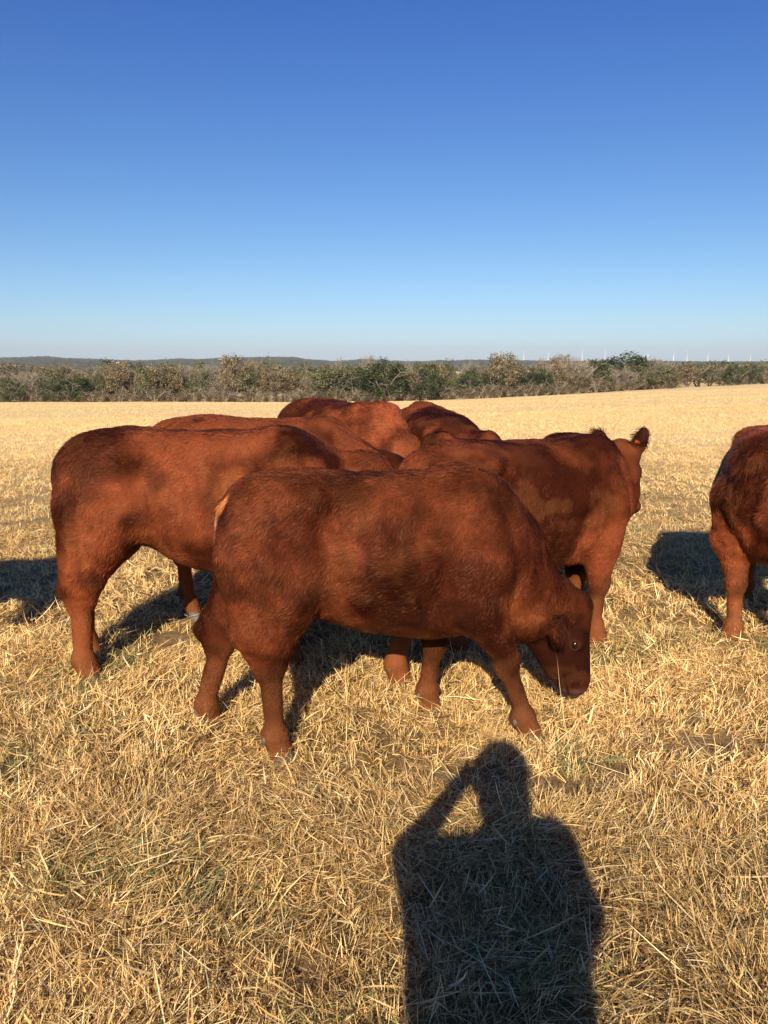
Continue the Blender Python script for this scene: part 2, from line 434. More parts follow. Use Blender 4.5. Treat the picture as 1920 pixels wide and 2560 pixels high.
BASE_T = [(-.80, 1.02, .84, .04), (-.775, 1.11, .74, .13), (-.70, 1.165, .65, .20), (-.60, 1.185, .63, .235), (-.48, 1.20, .63, .265), (-.34, 1.20, .635, .275),
          (-.18, 1.185, .545, .315), (.0, 1.18, .49, .335), (.18, 1.18, .465, .325), (.34, 1.195, .465, .29), (.46, 1.19, .48, .25), (.58, 1.14, .53, .20), (.68, 1.06, .60, .15), (.75, .97, .70, .06)]
CREASES = (([(-.34, .98), (-.31, .85), (-.28, .74), (-.22, .64)], .032, .015), ([(-.64, .98), (-.62, .80), (-.60, .62)], .022, .012),
           ([(.21, .84), (.22, .72), (.25, .58), (.32, .50)], .030, .017), ([(.50, 1.10), (.56, .92), (.59, .72), (.55, .60)], .030, .020),
           ([(-.08, .80), (.08, .74)], .14, -.014), ([(-.28, 1.07), (-.20, 1.04)], .06, .012), ([(-.43, 1.12), (-.40, 1.08)], .05, -.014),
           ([(.38, .88), (.32, .72)], .07, -.014), ([(.63, .96), (.67, .78)], .014, .009), ([(.68, .90), (.72, .74)], .013, .008),
           ([(-.12, 1.0), (-.10, .60)], .022, .005), ([(.0, 1.0), (.02, .56)], .022, .005), ([(.10, .98), (.12, .56)], .022, .005), ([(-.50, .74), (-.42, .60)], .06, -.010))
def ux(v): v = np.array(v, float); return v / np.linalg.norm(v)
def make_cow(label, loc, yaw, sx=1, sy=1, sz=1, h=.011, hind=None, front=None, poll=(1.0, 0, 1.1), nose=(1.25, 0, .8), hup=(0, 0, 1), mid=None,
             tone=1.0, hue=0.0, nfur=60000, seed=1, flen=.026, fwid=.0022, T=None, tail=None, hs=1.0, pale=True, neck_r=1.0, earup=.0, rd=0.0, leg=1.28, shag=0.0, eartag=False, black_nose=False, wpoll=None, wnose=None, whup=(0, 0, 1), wmid=None, chest=0.0, crest=0.0, ears=None, jd=1.0, spots=(), fdrop=0.0, rraise=0.0, creases=(), earlen=1.0, fl=0.0, tagside=1, darkear=1.0, patchy=0.0, sink=.026, headmul=1.0):
    rs = np.random.default_rng(seed)
    T = np.array(T or BASE_T, float).copy()
    T[:, 1] -= fdrop * np.clip((T[:, 0] - .30) / .3, 0, 1); T[:, 1] += rraise * np.clip((-.3 - T[:, 0]) / .3, 0, 1)
    T[:, 2] -= fl * np.exp(-((T[:, 0] + .33) / .15)**2)
    T[:, 0] *= sx; T[:, 1] *= sz; T[:, 2] *= sz; T[:, 3] *= sy
    hind = hind or [dict(), dict()]; front = front or [dict(), dict()]
    P = np.array(poll, float); N = np.array(nose, float)
    if wpoll is not None:
        cy_, sy_ = math.cos(-yaw), math.sin(-yaw)
        def w2l(q, pt=True):
            d_ = np.array(q, float) - (np.array([loc[0], loc[1], 0]) if pt else 0)
            return np.array([d_[0] * cy_ - d_[1] * sy_, d_[0] * sy_ + d_[1] * cy_, d_[2]])
        P = w2l(wpoll); N = w2l(wnose); hup = w2l(whup, False)
        if wmid is not None: mid = w2l(wmid)
    lo = (min(-1.1, P[0] - .4), -.62, -.02); hi = (max(1.0, max(P[0], N[0]) + .3), .62, 1.45)
    lo = (lo[0], min(lo[1], P[1] - .4, N[1] - .4), lo[2]); hi = (hi[0], max(hi[1], P[1] + .4, N[1] + .4), max(hi[2], P[2] + .25))
    f = Field(lo, hi, h)
    f.trunk(T, k=.05)
    if crest: f.cone(np.array([.25 * sx, 0, 1.13 * sz]), np.array([.46 * sx, 0, 1.13 * sz]), .07, .085 + crest * .5, .10); f.ell(np.array([.42 * sx, 0, 1.18 * sz]), (.13, .05, .03 + crest), .07)
    if chest: f.ell(np.array([.66 * sx, 0, .72 * sz]), (.16 + chest, .13, .20), .1)
    S = np.array([sx, sy, sz])
    def p(x, y, z): return np.array([x * sx, y * sy, z * sz])
    # top of the hips and tail head, withers, ribs
    hz_ = float(np.interp(-.42 * sx, T[:, 0], T[:, 1])) / sz - .10
    for s in (-1, 1):
        f.ell(p(-.42, .185 * s, hz_), (.11, .075, .06), .08)            # hook bones
        f.ell(p(-.70, .10 * s, hz_ - .10), (.10, .085, .10), .08)             # pin bones
        f.ell(p(.38, .13 * s, 1.07), (.15, .09, .12), .08)               # shoulder blades
        f.ell(p(.50, .165 * s, .86), (.15, .072, .19), .08)              # shoulder muscle
        f.ell(p(-.56, .165 * s, .88), (.20, .108, .24), .09)             # rump muscle
        f.ell(p(-.27, .30 * s, 1.02), (.075, .04, .055), .07, sub=True)  # hollow in front of the hip
        f.ell(p(.19, .335 * s, .66), (.05, .05, .14), .07, sub=True)     # behind the elbow
    f.cone(p(-.72, 0, hz_ - .02), p(-.775, 0, hz_ - .07), .035, .03, .05)           # tail head
    tl = tail or [(-.78, .02, 1.03), (-.775, .07, .88), (-.72, .12, .66), (-.66, .15, .48)]
    rr = [.028, .022, .018, .015, .012]
    for i in range(len(tl) - 1): f.cone(p(*tl[i]), p(*tl[i + 1]), rr[i], rr[i + 1], .03)
    f.cone(p(*tl[-1]), p(tl[-1][0], tl[-1][1], tl[-1][2] - .10), .026, .016, .03)
    hooves = []
    def legs(s, D, kind):
        y = s
        if kind == 'hind':
            d = dict(hip=(-.55, .17, .86), stifle=(-.36, .185, .70), hock=(-.63, .155, .43), fet=(-.60, .155, .115), toe=(-.555, .155, 0)); d.update(D)
            g = {a: np.array([b_[0], b_[1] * s if len(b_) == 3 else b_[1], b_[2]]) for a, b_ in d.items()}
            q = {a: g[a] * np.array([sx if not D else 1, sy, 1]) * (1 if D else 1) for a in g}
            if not D:
                for a in q: q[a] = g[a] * np.array([sx, sy, sz])
            hp, st, hk, ft, to = q['hip'], q['stifle'], q['hock'], q['fet'], q['toe']
            lg = leg
            f.ell(hp * .55 + st * .45 + np.array([-.01, 0, -.01]), (.155, .088, .21), .06)
            f.cone(hp, st, .12, .095, .06)
            f.cone(st, hk + np.array([.012, 0, .02]), .094 * lg, .056 * lg, .05)
            back = hk + np.array([-.17, 0, .22])  # back of the thigh
            f.cone(hp + np.array([-.10, 0, .02]), hk * .45 + hp * .55 + np.array([-.05, 0, -.08]), .125, .105, .07); f.cone(hk * .45 + hp * .55 + np.array([-.05, 0, -.08]), hk + np.array([-.005, 0, .10]), .10, .062 * lg, .06)
            f.cone(hk + np.array([-.078, 0, .060]), hk + np.array([-.034, 0, -.03]), .026 * lg, .032 * lg, .025)
            f.cone(hk * .6 + hp * .4 + np.array([-.07, 0, -.04]), hk + np.array([-.072, 0, .06]), .05 * lg, .026 * lg, .04)
            f.ell(hk, (.056 * lg, .046 * lg, .062), .03)
            f.cone(hk + np.array([0, 0, -.03]), ft + np.array([0, 0, .03]), .044 * lg, .036 * lg, .03)
        else:
            d = dict(sho=(.46, .165, .84), elbow=(.36, .175, .62), knee=(.40, .15, .355), fet=(.40, .15, .105), toe=(.44, .15, 0)); d.update(D)
            g = {a: np.array([b_[0], b_[1] * s, b_[2]]) for a, b_ in d.items()}
            q = {a: (g[a] * np.array([1, sy, 1]) if D else g[a] * S) for a in g}
            lg = leg
            sh, el, kn, ft, to = q['sho'], q['elbow'], q['knee'], q['fet'], q['toe']
            f.cone(sh, el, .125, .10, .07)
            f.cone(el, kn + np.array([0, 0, .04]), .090 * lg, .050 * lg, .05)
            f.ell(kn + np.array([.006, 0, 0]), (.048 * lg, .046 * lg, .065), .03)
            f.cone(kn, ft + np.array([0, 0, .03]), .037 * lg, .032 * lg, .025)
        f.ell(ft, (.044 * lg, .041 * lg, .042), .03)
        dd = to - ft; dd[2] = 0
        n_ = np.linalg.norm(dd); dv = dd / n_ if n_ > .01 else np.array([1, 0, 0])
        cr = ft + (to - ft) * .55
        f.cone(ft, np.array([cr[0], cr[1], .05]), .040 * lg, .046 * lg, .03)
        for e in (-.5, .5):                                              # dew claws
            hooves.append(('dew', ft - np.array([.042, 0, .012]) + np.array([0, e * .045, 0]), dv))
        hooves.append(('hoof', np.array([cr[0], cr[1], 0]) + dv * .004, dv))
    for s, D in ((-1, hind[0]), (1, hind[1])): legs(s, D, 'hind')
    for s, D in ((-1, front[0]), (1, front[1])): legs(s, D, 'front')
    # head frame
    a = ux(N - P); up = np.array(hup, float); up = ux(up - a * (up @ a)); sd = np.cross(up, a)   # sd: left side
    def hp_(u, v, w_): return P + (a * u + sd * v + up * w_) * hs
    M = np.stack([a, sd, up])
    def eardir(s):
        if ears: e_ = ears[0 if s < 0 else 1]; return ux(sd * s * e_[0] + up * e_[1] + a * e_[2])
        return ux(sd * s * 1.0 + up * (-.05 + earup) - a * (.22 + rd))
    # neck
    c0 = p(.44, 0, 1.0 - fdrop); c1 = p(.50, 0, .80)
    md = np.array(mid, float) if mid is not None else None
    tp = hp_(.03, 0, -.075); th = hp_(.10, 0, -.15 * jd)
    nr_ = neck_r
    if md is None: md = (c0 + tp) / 2
    f.cone(c0, md + np.array([0, 0, .045]), .175 * nr_, .135 * nr_, .09); f.cone(md + np.array([0, 0, .045]), tp, .135 * nr_, .095, .08)
    m2_ = md - up * .0 - np.array([0, 0, .10])
    f.cone(c1, m2_, .185 * nr_, .13 * nr_, .10); f.cone(m2_, th, .13 * nr_, .085, .08)
    f.cone(c1 - np.array([-.06, 0, .14]), m2_ - np.array([0, 0, .05]), .10, .06, .08)      # dewlap
    # head
    f.ell(hp_(.07, 0, -.085), (.115 * hs, .098 * hs, .092 * hs), .03, M)
    f.ell(hp_(.00, 0, -.03), (.045 * hs, .06 * hs, .045 * hs), .04, M)      # poll
    f.cone(hp_(.12, 0, -.075), hp_(.34, 0, -.062), .082 * hs, .063 * hs, .03)
    for s in (-1, 1):
        f.cone(hp_(.13, .045 * s, -.165 * jd), hp_(.31, .025 * s, -.115 * jd), .066 * hs, .044 * hs, .035)
        f.ell(hp_(.155, .080 * s, -.055), (.045 * hs, .028 * hs, .035 * hs), .025, M)   # brow
        f.ell(hp_(.225, .060 * s, -.115), (.08 * hs, .028 * hs, .045 * hs), .03, M)
    f.ell(hp_(.385, 0, -.072), (.048 * hs, .074 * hs, .056 * hs), .03, M)
    f.ell(hp_(.375, 0, -.125), (.045 * hs, .045 * hs, .026 * hs), .02, M)    # lower lip
    for s in (-1, 1):
        f.ell(hp_(.424, .043 * s, -.062), (.020 * hs, .013 * hs, .013 * hs), .008, M, sub=True)
        f.cone(hp_(.425, .045 * s, -.108), hp_(.32, .066 * s, -.118 * jd), .009, .007, .006, sub=True)
        f.ell(hp_(.172, .110 * s, -.070), (.021 * hs, .014 * hs, .015 * hs), .008, M, sub=True)
    # ears
    for s in (-1, 1):
        er = hp_(.035, .088 * s, -.075)
        ed = eardir(s)
        en = ux(np.cross(ed, a)) * s; e2 = np.cross(en, ed)
        f.cone(er, er + ed * .05 * hs, .030 * hs, .026 * hs, .03)
        f.ell(er + ed * .105 * hs * earlen, (.092 * hs * earlen, .044 * hs, .016 * hs), .02, np.stack([ed, e2, en]))
    V, Q = f.mesh(); Nn = f.normal(V)
    for pts, wd_, dp_ in CREASES + tuple(creases):
        pts = np.array(pts, float); pts[:, 0] *= sx; pts[:, 1] *= sz
        dm_ = np.full(len(V), 9.)
        for i_ in range(len(pts) - 1):
            ab = pts[i_ + 1] - pts[i_]; pv = V[:, [0, 2]] - pts[i_]
            t_ = np.clip((pv @ ab) / (ab @ ab), 0, 1); dm_ = np.minimum(dm_, np.linalg.norm(pv - t_[:, None] * ab, axis=1))
        wob = 1 + .5 * (fbm(V[:, 0] * 14 + seed, V[:, 2] * 14) - .5)
        V = V - Nn * (dp_ * .75 * np.exp(-(dm_ * wob / wd_)**2) * np.clip((np.abs(Nn[:, 1]) - .25) / .4, 0, 1))[:, None]
    # drop anything below ground
    V[:, 2] = np.maximum(V[:, 2], .0)
    so_ = seed * 13.7
    # gentle lumps of flesh and matted hair
    d = (fbm(V[:, 0] * 5 + so_, V[:, 1] * 5, V[:, 2] * 5) - .5) * .026 + (fbm(V[:, 0] * 16 + so_, V[:, 1] * 16, V[:, 2] * 11) - .5) * .012
    head_w = np.clip(1 - (((V - P) @ a) > -.02), 0, 1)
    leg_w = np.clip((V[:, 2] - .35) / .2, .25, 1)
    isb = leg_w * np.where(np.linalg.norm(V - (P + N) / 2, axis=1) < .32, .15, 1)
    V = V + Nn * (d * isb)[:, None]
    fn_ = np.cross(V[Q[:, 2]] - V[Q[:, 0]], V[Q[:, 3]] - V[Q[:, 1]]); N2 = np.zeros_like(V)
    for k_ in range(4):
        for c_ in range(3): N2[:, c_] += np.bincount(Q[:, k_], fn_[:, c_], len(V))
    Nn = N2 / (np.linalg.norm(N2, axis=1)[:, None] + 1e-12)
    deep = np.array([.046, .0092, .0036]); red = np.array([.245, .060, .0225]); tan = np.array([.30, .105, .038])
    def colour(V_, N_):
        x, y_, z = V_.T
        n1 = fbm(x * 3.1 + so_, y_ * 3.1 + 5, z * 3.1, o=4); n2 = fbm(x * 9 + so_, y_ * 9, z * 9 + 2, o=3)
        t_ = np.clip((n1 - .40) / .19, 0, 1)[:, None]
        c = deep * (1 - t_) + red * t_
        pz = np.clip((n2 - .55) * 3, 0, .22)[:, None]; c = c * (1 - pz) + tan * .85 * pz
        # dark curly patches
        n3 = patchy + fbm(x * 4.3 + so_ + 9, y_ * 4.3, z * 5.1 + 30, o=2)
        dk_ = np.clip((n3 - .62) * 9, 0, .70)[:, None]; c = c * (1 - dk_) + np.array([.07, .018, .008]) * dk_
        lw = (np.clip((.50 - z) / .38 + (n2 - .5) * 1.5, 0, 1) * (1 - np.clip(((V_ - P) @ a / hs + .25) / .15, 0, 1) * (np.linalg.norm(V_ - (P + N) / 2, axis=1) < .42 * hs)))[:, None] * (.80 if pale else .25)       # paler lower legs
        c = c * (1 - lw) + tan * .85 * lw * (.75 + .5 * n1)[:, None]
        u = (V_ - P) @ a / hs; vv = (V_ - P) @ sd / hs; ww_ = (V_ - P) @ up / hs
        hd = (u > .02) & (u < .5) & (np.abs(vv) < .125) & (ww_ < .10) & (ww_ > -.25)
        mz = np.clip((u - .375 - .15 * np.abs(ww_ + .08)) / .025, 0, 1) * hd
        cm = np.array([.03, .025, .025]) if black_nose else np.array([.20, .085, .06])
        c = c * (1 - mz[:, None]) + cm * mz[:, None]
        for s_ in (-1, 1):
            nd_ = np.linalg.norm(V_ - hp_(.420, .046 * s_, -.062), axis=1); w_ = (np.clip(1.5 - nd_ / (.014 * hs), 0, 1) * .85 * hd)[:, None]
            c = c * (1 - w_) + np.array([.02, .010, .008]) * w_
        ml_ = np.abs(ww_ + .112 + (.40 - u) * .15) ; w_ = (np.clip(1.3 - ml_ / .007, 0, 1) * (u > .315) * hd * .75)[:, None]
        c = c * (1 - w_) + np.array([.03, .012, .008]) * w_
        c = c * (1 - (1 - headmul) * np.clip((u + .08) / .1, 0, 1) * (np.linalg.norm(V_ - (P + N) / 2, axis=1) < .40 * hs))[:, None]
        # skin round the eye
        ey = np.minimum(np.linalg.norm(V_ - hp_(.172, .1, -.070), axis=1), np.linalg.norm(V_ - hp_(.172, -.1, -.070), axis=1))
        ez = (np.clip(1 - (ey - .022) / .010, 0, 1) * hd)[:, None]
        c = c * (1 - ez * .2) + np.array([.25, .07, .03]) * ez * .2
        # bare skin under the tail
        ut = (np.abs(y_ - .0) < .06) & (x < -.715 * sx) & (z > .80 * sz) & (z < 1.0 * sz)
        c[ut] = c[ut] * .3 + np.array([.55, .27, .15]) * .7
        c = c * tone * np.array([1 + hue, 1, 1 - hue])
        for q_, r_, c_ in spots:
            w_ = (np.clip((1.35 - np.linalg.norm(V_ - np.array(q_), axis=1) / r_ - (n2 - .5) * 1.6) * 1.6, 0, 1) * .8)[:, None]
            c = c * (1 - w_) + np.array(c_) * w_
        # dark ear hair
        for s_ in (-1, 1):
            w_ = (np.clip(1 - np.linalg.norm(V_ - (hp_(.035, .088 * s_, -.075) + eardir(s_) * .15 * hs), axis=1) / .10, 0, .45) * 2 * darkear)[:, None]
            c = c * (1 - w_) + np.array([.035, .010, .006]) * w_
        return c, mz + ez[:, 0], hd, u, ww_
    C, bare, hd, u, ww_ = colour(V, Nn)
    root = empty('cow', (loc[0], loc[1], -sink), yaw)
    tag(root, label, 'cow', 'red cattle feeding on the dry pasture')
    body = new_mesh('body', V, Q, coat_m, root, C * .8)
    # hooves
    for kind, c_, dv in hooves:
        lat = np.array([-dv[1], dv[0], 0])
        if kind == 'dew':
            u_, v_ = np.meshgrid(np.linspace(0, 2 * np.pi, 9)[:-1], np.linspace(0, np.pi, 6), indexing='ij')
            B = np.stack([.013 * np.sin(v_) * np.cos(u_), .013 * np.sin(v_) * np.sin(u_), .018 * np.cos(v_)], -1).reshape(-1, 3) + c_
            i0 = np.arange(8)[:, None] * 6 + np.arange(5)[None]; i1 = ((np.arange(8)[:, None] + 1) % 8) * 6 + np.arange(5)[None]
            F_ = np.stack([i0, i1, i1 + 1, i0 + 1], -1).reshape(-1, 4)
            new_mesh('dewclaw', B, F_, hoof_m, root)
            continue
        Vs, Fs = [], []; o_ = 0
        for e in (-1, 1):                                   # two claws
            m_ = 14; an = np.linspace(0, 2 * np.pi, m_, endpoint=False)
            for zz, sc_, fw in ((-.01, 1.12, .016), (.02, 1.05, .008), (.05, .88, -.006), (.072, .70, -.012)):
                X_ = np.cos(an) * .044 * sc_ + fw + .006; Y_ = np.sin(an) * .027 * sc_ * (1 - .35 * np.clip(np.cos(an), 0, 1))
                Vs.append(c_ + dv * X_[:, None] + lat * (Y_ + e * .028)[:, None] + np.array([0, 0, 1.]) * zz)
            k_ = np.arange(m_); k2 = (k_ + 1) % m_
            for j_ in range(3): Fs.append(np.stack([k_, k2, k2 + m_, k_ + m_], 1) + o_ + j_ * m_)
            Vs.append((c_ + lat * e * .028 + np.array([0, 0, .074]))[None]); Fs.append(np.stack([k_ + 3 * m_, k2 + 3 * m_, np.full(m_, 4 * m_), np.full(m_, 4 * m_)], 1) + o_)
            o_ += 4 * m_ + 1
        Fq = np.concatenate([x_ for x_ in Fs if x_.shape[1] == 4])
        qq = Fq[Fq[:, 2] != Fq[:, 3]]; tt = Fq[Fq[:, 2] == Fq[:, 3]][:, :3]
        new_mesh('hoof', np.concatenate(Vs), [qq, tt], hoof_m, root)
    # eyes
    for s in (-1, 1):
        c_ = hp_(.172, .084 * s, -.070)
        u_, v_ = np.meshgrid(np.linspace(0, 2 * np.pi, 17)[:-1], np.linspace(0, np.pi, 12), indexing='ij')
        B = np.stack([.025 * np.sin(v_) * np.cos(u_), .021 * np.sin(v_) * np.sin(u_), .018 * np.cos(v_)], -1).reshape(-1, 3) * hs @ M + c_
        i0 = np.arange(16)[:, None] * 12 + np.arange(11)[None]; i1 = ((np.arange(16)[:, None] + 1) % 16) * 12 + np.arange(11)[None]
        new_mesh('eye', B, np.stack([i0, i1, i1 + 1, i0 + 1], -1).reshape(-1, 4), eye_m, root)
        # eyelids
        na, nb = 22, 8
        A_, B_ = np.meshgrid(np.linspace(0, 2 * np.pi, na, endpoint=False), np.linspace(0, 2 * np.pi, nb, endpoint=False), indexing='ij')
        ru, rw = .0235, .0155
        tub = .0045 + .003 * np.clip(np.sin(A_), 0, 1)
        L_ = np.stack([(ru + tub * np.cos(B_)) * np.cos(A_) * (1 + .0 * A_), np.full_like(A_, .005) * s + tub * np.sin(B_) * s, (rw + tub * np.cos(B_)) * np.sin(A_)], -1).reshape(-1, 3) * hs @ M + c_
        i0 = (np.arange(na)[:, None] * nb + np.arange(nb)[None]); i1 = (((np.arange(na)[:, None] + 1) % na) * nb + np.arange(nb)[None])
        j1 = (((np.arange(na)[:, None] + 1) % na) * nb + (np.arange(nb)[None] + 1) % nb); j0 = (np.arange(na)[:, None] * nb + (np.arange(nb)[None] + 1) % nb)
        new_mesh('eyelid', L_, np.stack([i0, i1, j1, j0], -1).reshape(-1, 4), coat_m, root, np.tile(np.array([.10, .028, .011]) * tone, (len(L_), 1)))
    if eartag:
        s = -1
        er = hp_(.035, .088 * s, -.075); ed = eardir(s)
        en = ux(np.cross(ed, a)) * s
        ctr = er + ed * .10 * hs
        e2 = np.cross(en, ed)
        B = []
        for i_ in (-1, 1):
            for j_ in (-1, 1):
                for k_ in (-1, 1): B.append(ctr - en * .024 * tagside + (ed * i_ * .007 + e2 * .012 + e2 * j_ * .015 + en * k_ * .004))
        F_ = np.array([[0, 1, 3, 2], [4, 6, 7, 5], [0, 4, 5, 1], [2, 3, 7, 6], [0, 2, 6, 4], [1, 5, 7, 3]])
        new_mesh('ear_tag', np.array(B), F_, mat_flat('orange_plastic', (.55, .09, .035), .5), root, smooth=False)
    # fur
    n = int(nfur * FUR * 1.5)
    tri_ = np.concatenate([Q[:, [0, 1, 2]], Q[:, [0, 2, 3]]])
    e1 = V[tri_[:, 1]] - V[tri_[:, 0]]; e2 = V[tri_[:, 2]] - V[tri_[:, 0]]
    ar = np.linalg.norm(np.cross(e1, e2), axis=1)
    bc = 1 - .85 * np.clip(bare[tri_[:, 0]], 0, 1)
    ar = ar * bc
    pi_ = rs.choice(len(tri_), n, p=ar / ar.sum())
    r1 = np.sqrt(rs.random(n)); r2 = rs.random(n)
    w0, w1, w2 = (1 - r1), r1 * (1 - r2), r1 * r2
    tt = tri_[pi_]
    root_p = V[tt[:, 0]] * w0[:, None] + V[tt[:, 1]] * w1[:, None] + V[tt[:, 2]] * w2[:, None]
    Nf = Nn[tt[:, 0]] * w0[:, None] + Nn[tt[:, 1]] * w1[:, None] + Nn[tt[:, 2]] * w2[:, None]
    Nf /= np.linalg.norm(Nf, axis=1)[:, None]
    x, y_, z = root_p.T
    dirv = np.stack([-np.ones(n), np.zeros(n), -.55 * np.ones(n)], 1)
    ll = np.clip((.75 - z) / .25, 0, 1)[:, None]
    dirv = dirv * (1 - ll) + np.array([-.15, 0, -1.]) * ll
    hdm = hd[tt[:, 0]]
    uu = u[tt[:, 0]]
    dirv[hdm] = a * 1.0 - up * .25
    neckm = (~hdm) & (x > .5 * sx) & (z > .45)
    # swirls
    A1 = fbm(x * 3.7 + so_, y_ * 3.7, z * 3.7) * 6.3 * 1.3; A2 = (fbm(x * 12 + so_, y_ * 12 + 3, z * 12) - .5) * 5.5
    sw = np.stack([np.cos(A1), np.zeros(n), np.sin(A1)], 1)
    amp = (np.where(hdm, .15, .55) * np.clip((z - .4) / .3, .2, 1) * (1 + shag))[:, None]
    dirv = dirv / np.linalg.norm(dirv, axis=1)[:, None] + sw * amp + rs.normal(0, .12, (n, 3))
    tn = dirv - Nf * np.sum(dirv * Nf, 1)[:, None]; tn /= np.linalg.norm(tn, axis=1)[:, None] + 1e-9
    bn = np.cross(Nf, tn)
    tn = tn * np.cos(A2 * .35)[:, None] + bn * np.sin(A2 * .35)[:, None]; bn = np.cross(Nf, tn)
    clump = fbm(x * 30 + so_, y_ * 30, z * 30, o=2)
    Lr = flen * rs.uniform(.6, 1.3, n) * np.where(hdm, .5, 1) * np.clip(.55 + (z - .25) / .5 * .45, .55, 1) * (.7 + .8 * np.clip((fbm(x * 4 + so_ + 50, y_ * 4, z * 4) - .35) * 2.2, 0, 1)) 
    topm = np.clip((Nf[:, 2] - .6) * 2, 0, 1) * (z > .85)
    for s_ in (-1, 1):
        de_ = np.linalg.norm(root_p - (hp_(.035, .088 * s_, -.075) + eardir(s_) * .13 * hs), axis=1); Lr = Lr * (1 + 2.2 * np.clip(1 - de_ / .10, 0, 1))
    lift = .18 + .30 * clump + .15 * rs.random(n) + topm * .12
    p0 = root_p - Nf * .002
    mids = p0 + (tn * .55 + Nf * (lift * .38)[:, None]) * Lr[:, None]
    tips = p0 + (tn * 1.0 + Nf * (lift * .45)[:, None]) * Lr[:, None]
    tips = tips + bn * (rs.normal(0, .15, n) * Lr)[:, None]
    rl = rs.normal(0, .45, n)
    wv = (bn * np.cos(rl)[:, None] + Nf * np.sin(rl)[:, None]) * (fwid * .42 * rs.uniform(.7, 1.4, n))[:, None]
    VV = np.stack([p0 - wv, p0 + wv, mids - wv * .8, mids + wv * .8, tips], 1).reshape(-1, 3)
    base = (np.arange(n) * 5)[:, None]
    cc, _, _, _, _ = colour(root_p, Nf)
    cc = cc * (rs.uniform(.80, 1.2, n) * (.52 + .98 * clump))[:, None]
    hl = rs.random(n) < .02
    cc[hl] = cc[hl] * 1.25 + np.array([.05, .02, .008])
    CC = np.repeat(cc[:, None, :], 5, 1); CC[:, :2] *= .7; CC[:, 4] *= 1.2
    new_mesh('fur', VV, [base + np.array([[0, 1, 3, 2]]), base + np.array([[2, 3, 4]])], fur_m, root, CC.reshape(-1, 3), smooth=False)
    print('cow', len(V), n, round(time.time() - T0, 1))
    return root
# ------------------------------------------------------------------ air
def build_haze():
    bx = [(-9000, -60, -30), (9000, -60, -30), (9000, 9000, -30), (-9000, 9000, -30), (-9000, -60, 140), (9000, -60, 140), (9000, 9000, 140), (-9000, 9000, 140)]
    m = bpy.data.materials.new('haze_air'); m.use_nodes = True; t = m.node_tree; t.nodes.clear()
    o_ = t.nodes.new('ShaderNodeOutputMaterial'); v_ = t.nodes.new('ShaderNodeVolumePrincipled')
    v_.inputs['Color'].default_value = (.75, .85, 1, 1); v_.inputs['Density'].default_value = HAZE; v_.inputs['Anisotropy'].default_value = .0
    t.links.new(v_.outputs[0], o_.inputs['Volume'])
    h_ = new_mesh('haze', bx, np.array([(0, 3, 2, 1), (4, 5, 6, 7), (0, 1, 5, 4), (1, 2, 6, 5), (2, 3, 7, 6), (3, 0, 4, 7)]), m, smooth=False)
    tag(h_, 'thin bluish haze in the air over the far hills', 'haze', kind='stuff')
HAZE = .00008
#COWS
# A: nearest calf, grazing, facing right
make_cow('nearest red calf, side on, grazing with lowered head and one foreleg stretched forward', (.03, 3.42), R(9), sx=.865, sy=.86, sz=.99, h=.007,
         hind=[dict(hip=(-.50, .17, .84), stifle=(-.45, .185, .69), hock=(-.52, .175, .42), fet=(-.51, .175, .115), toe=(-.475, .175, 0)),
               dict(hip=(-.50, .17, .84), stifle=(-.42, .19, .66), hock=(-.73, .19, .42), fet=(-.80, .19, .125), toe=(-.77, .19, 0))],
         front=[dict(sho=(.38, .165, .82), elbow=(.35, .175, .62), knee=(.47, .17, .36), fet=(.555, .17, .115), toe=(.61, .17, .0)),
                dict(sho=(.38, .165, .82), elbow=(.28, .19, .62), knee=(.23, .20, .355), fet=(.20, .21, .125), toe=(.23, .21, 0))],
         poll=(.905, .05, .55), nose=(.925, .0, .150), hup=(1, -.30, .1), mid=(.585, .02, .645), fdrop=.06, rraise=.012, fl=.075, neck_r=.93, tone=.66, hue=.0, nfur=190000, seed=3, hs=.97, jd=1.42, flen=.028, leg=1.10,
         ears=[(1.0, -.45, .22), (.35, -.35, -.85)], earlen=1.2, darkear=.6, headmul=.9,
         spots=[((-.69, .12, .53), .040, (.50, .27, .17)), ((.50, -.18, .90), .17, (.055, .011, .005)), ((.20, -.27, .80), .13, (.06, .012, .005)), ((-.42, -.22, .98), .10, (.07, .014, .006)),  # skin and coat patches, plus shade painted on neck, flank and elbow creases
                ((.68, -.12, .70), .14, (.06, .012, .005)), ((-.10, -.28, .98), .07, (.07, .014, .006)), ((-.68, -.07, 1.07), .040, (.75, .27, .08)), ((-.70, -.07, 1.00), .030, (.80, .42, .28)), ((-.70, -.08, .94), .030, (.75, .40, .27)), ((-.70, -.08, .88), .030, (.80, .32, .14)), ((-.31, -.26, .62), .05, (.03, .008, .004)), ((-.28, -.28, .72), .04, (.04, .010, .004)), ((.29, -.22, .55), .055, (.03, .008, .004)), ((-.55, -.22, .80), .08, (.05, .012, .005)), ((.42, -.18, 1.08), .09, (.04, .010, .004)), ((.865, -.12, .33), .05, (.30, .085, .025))])
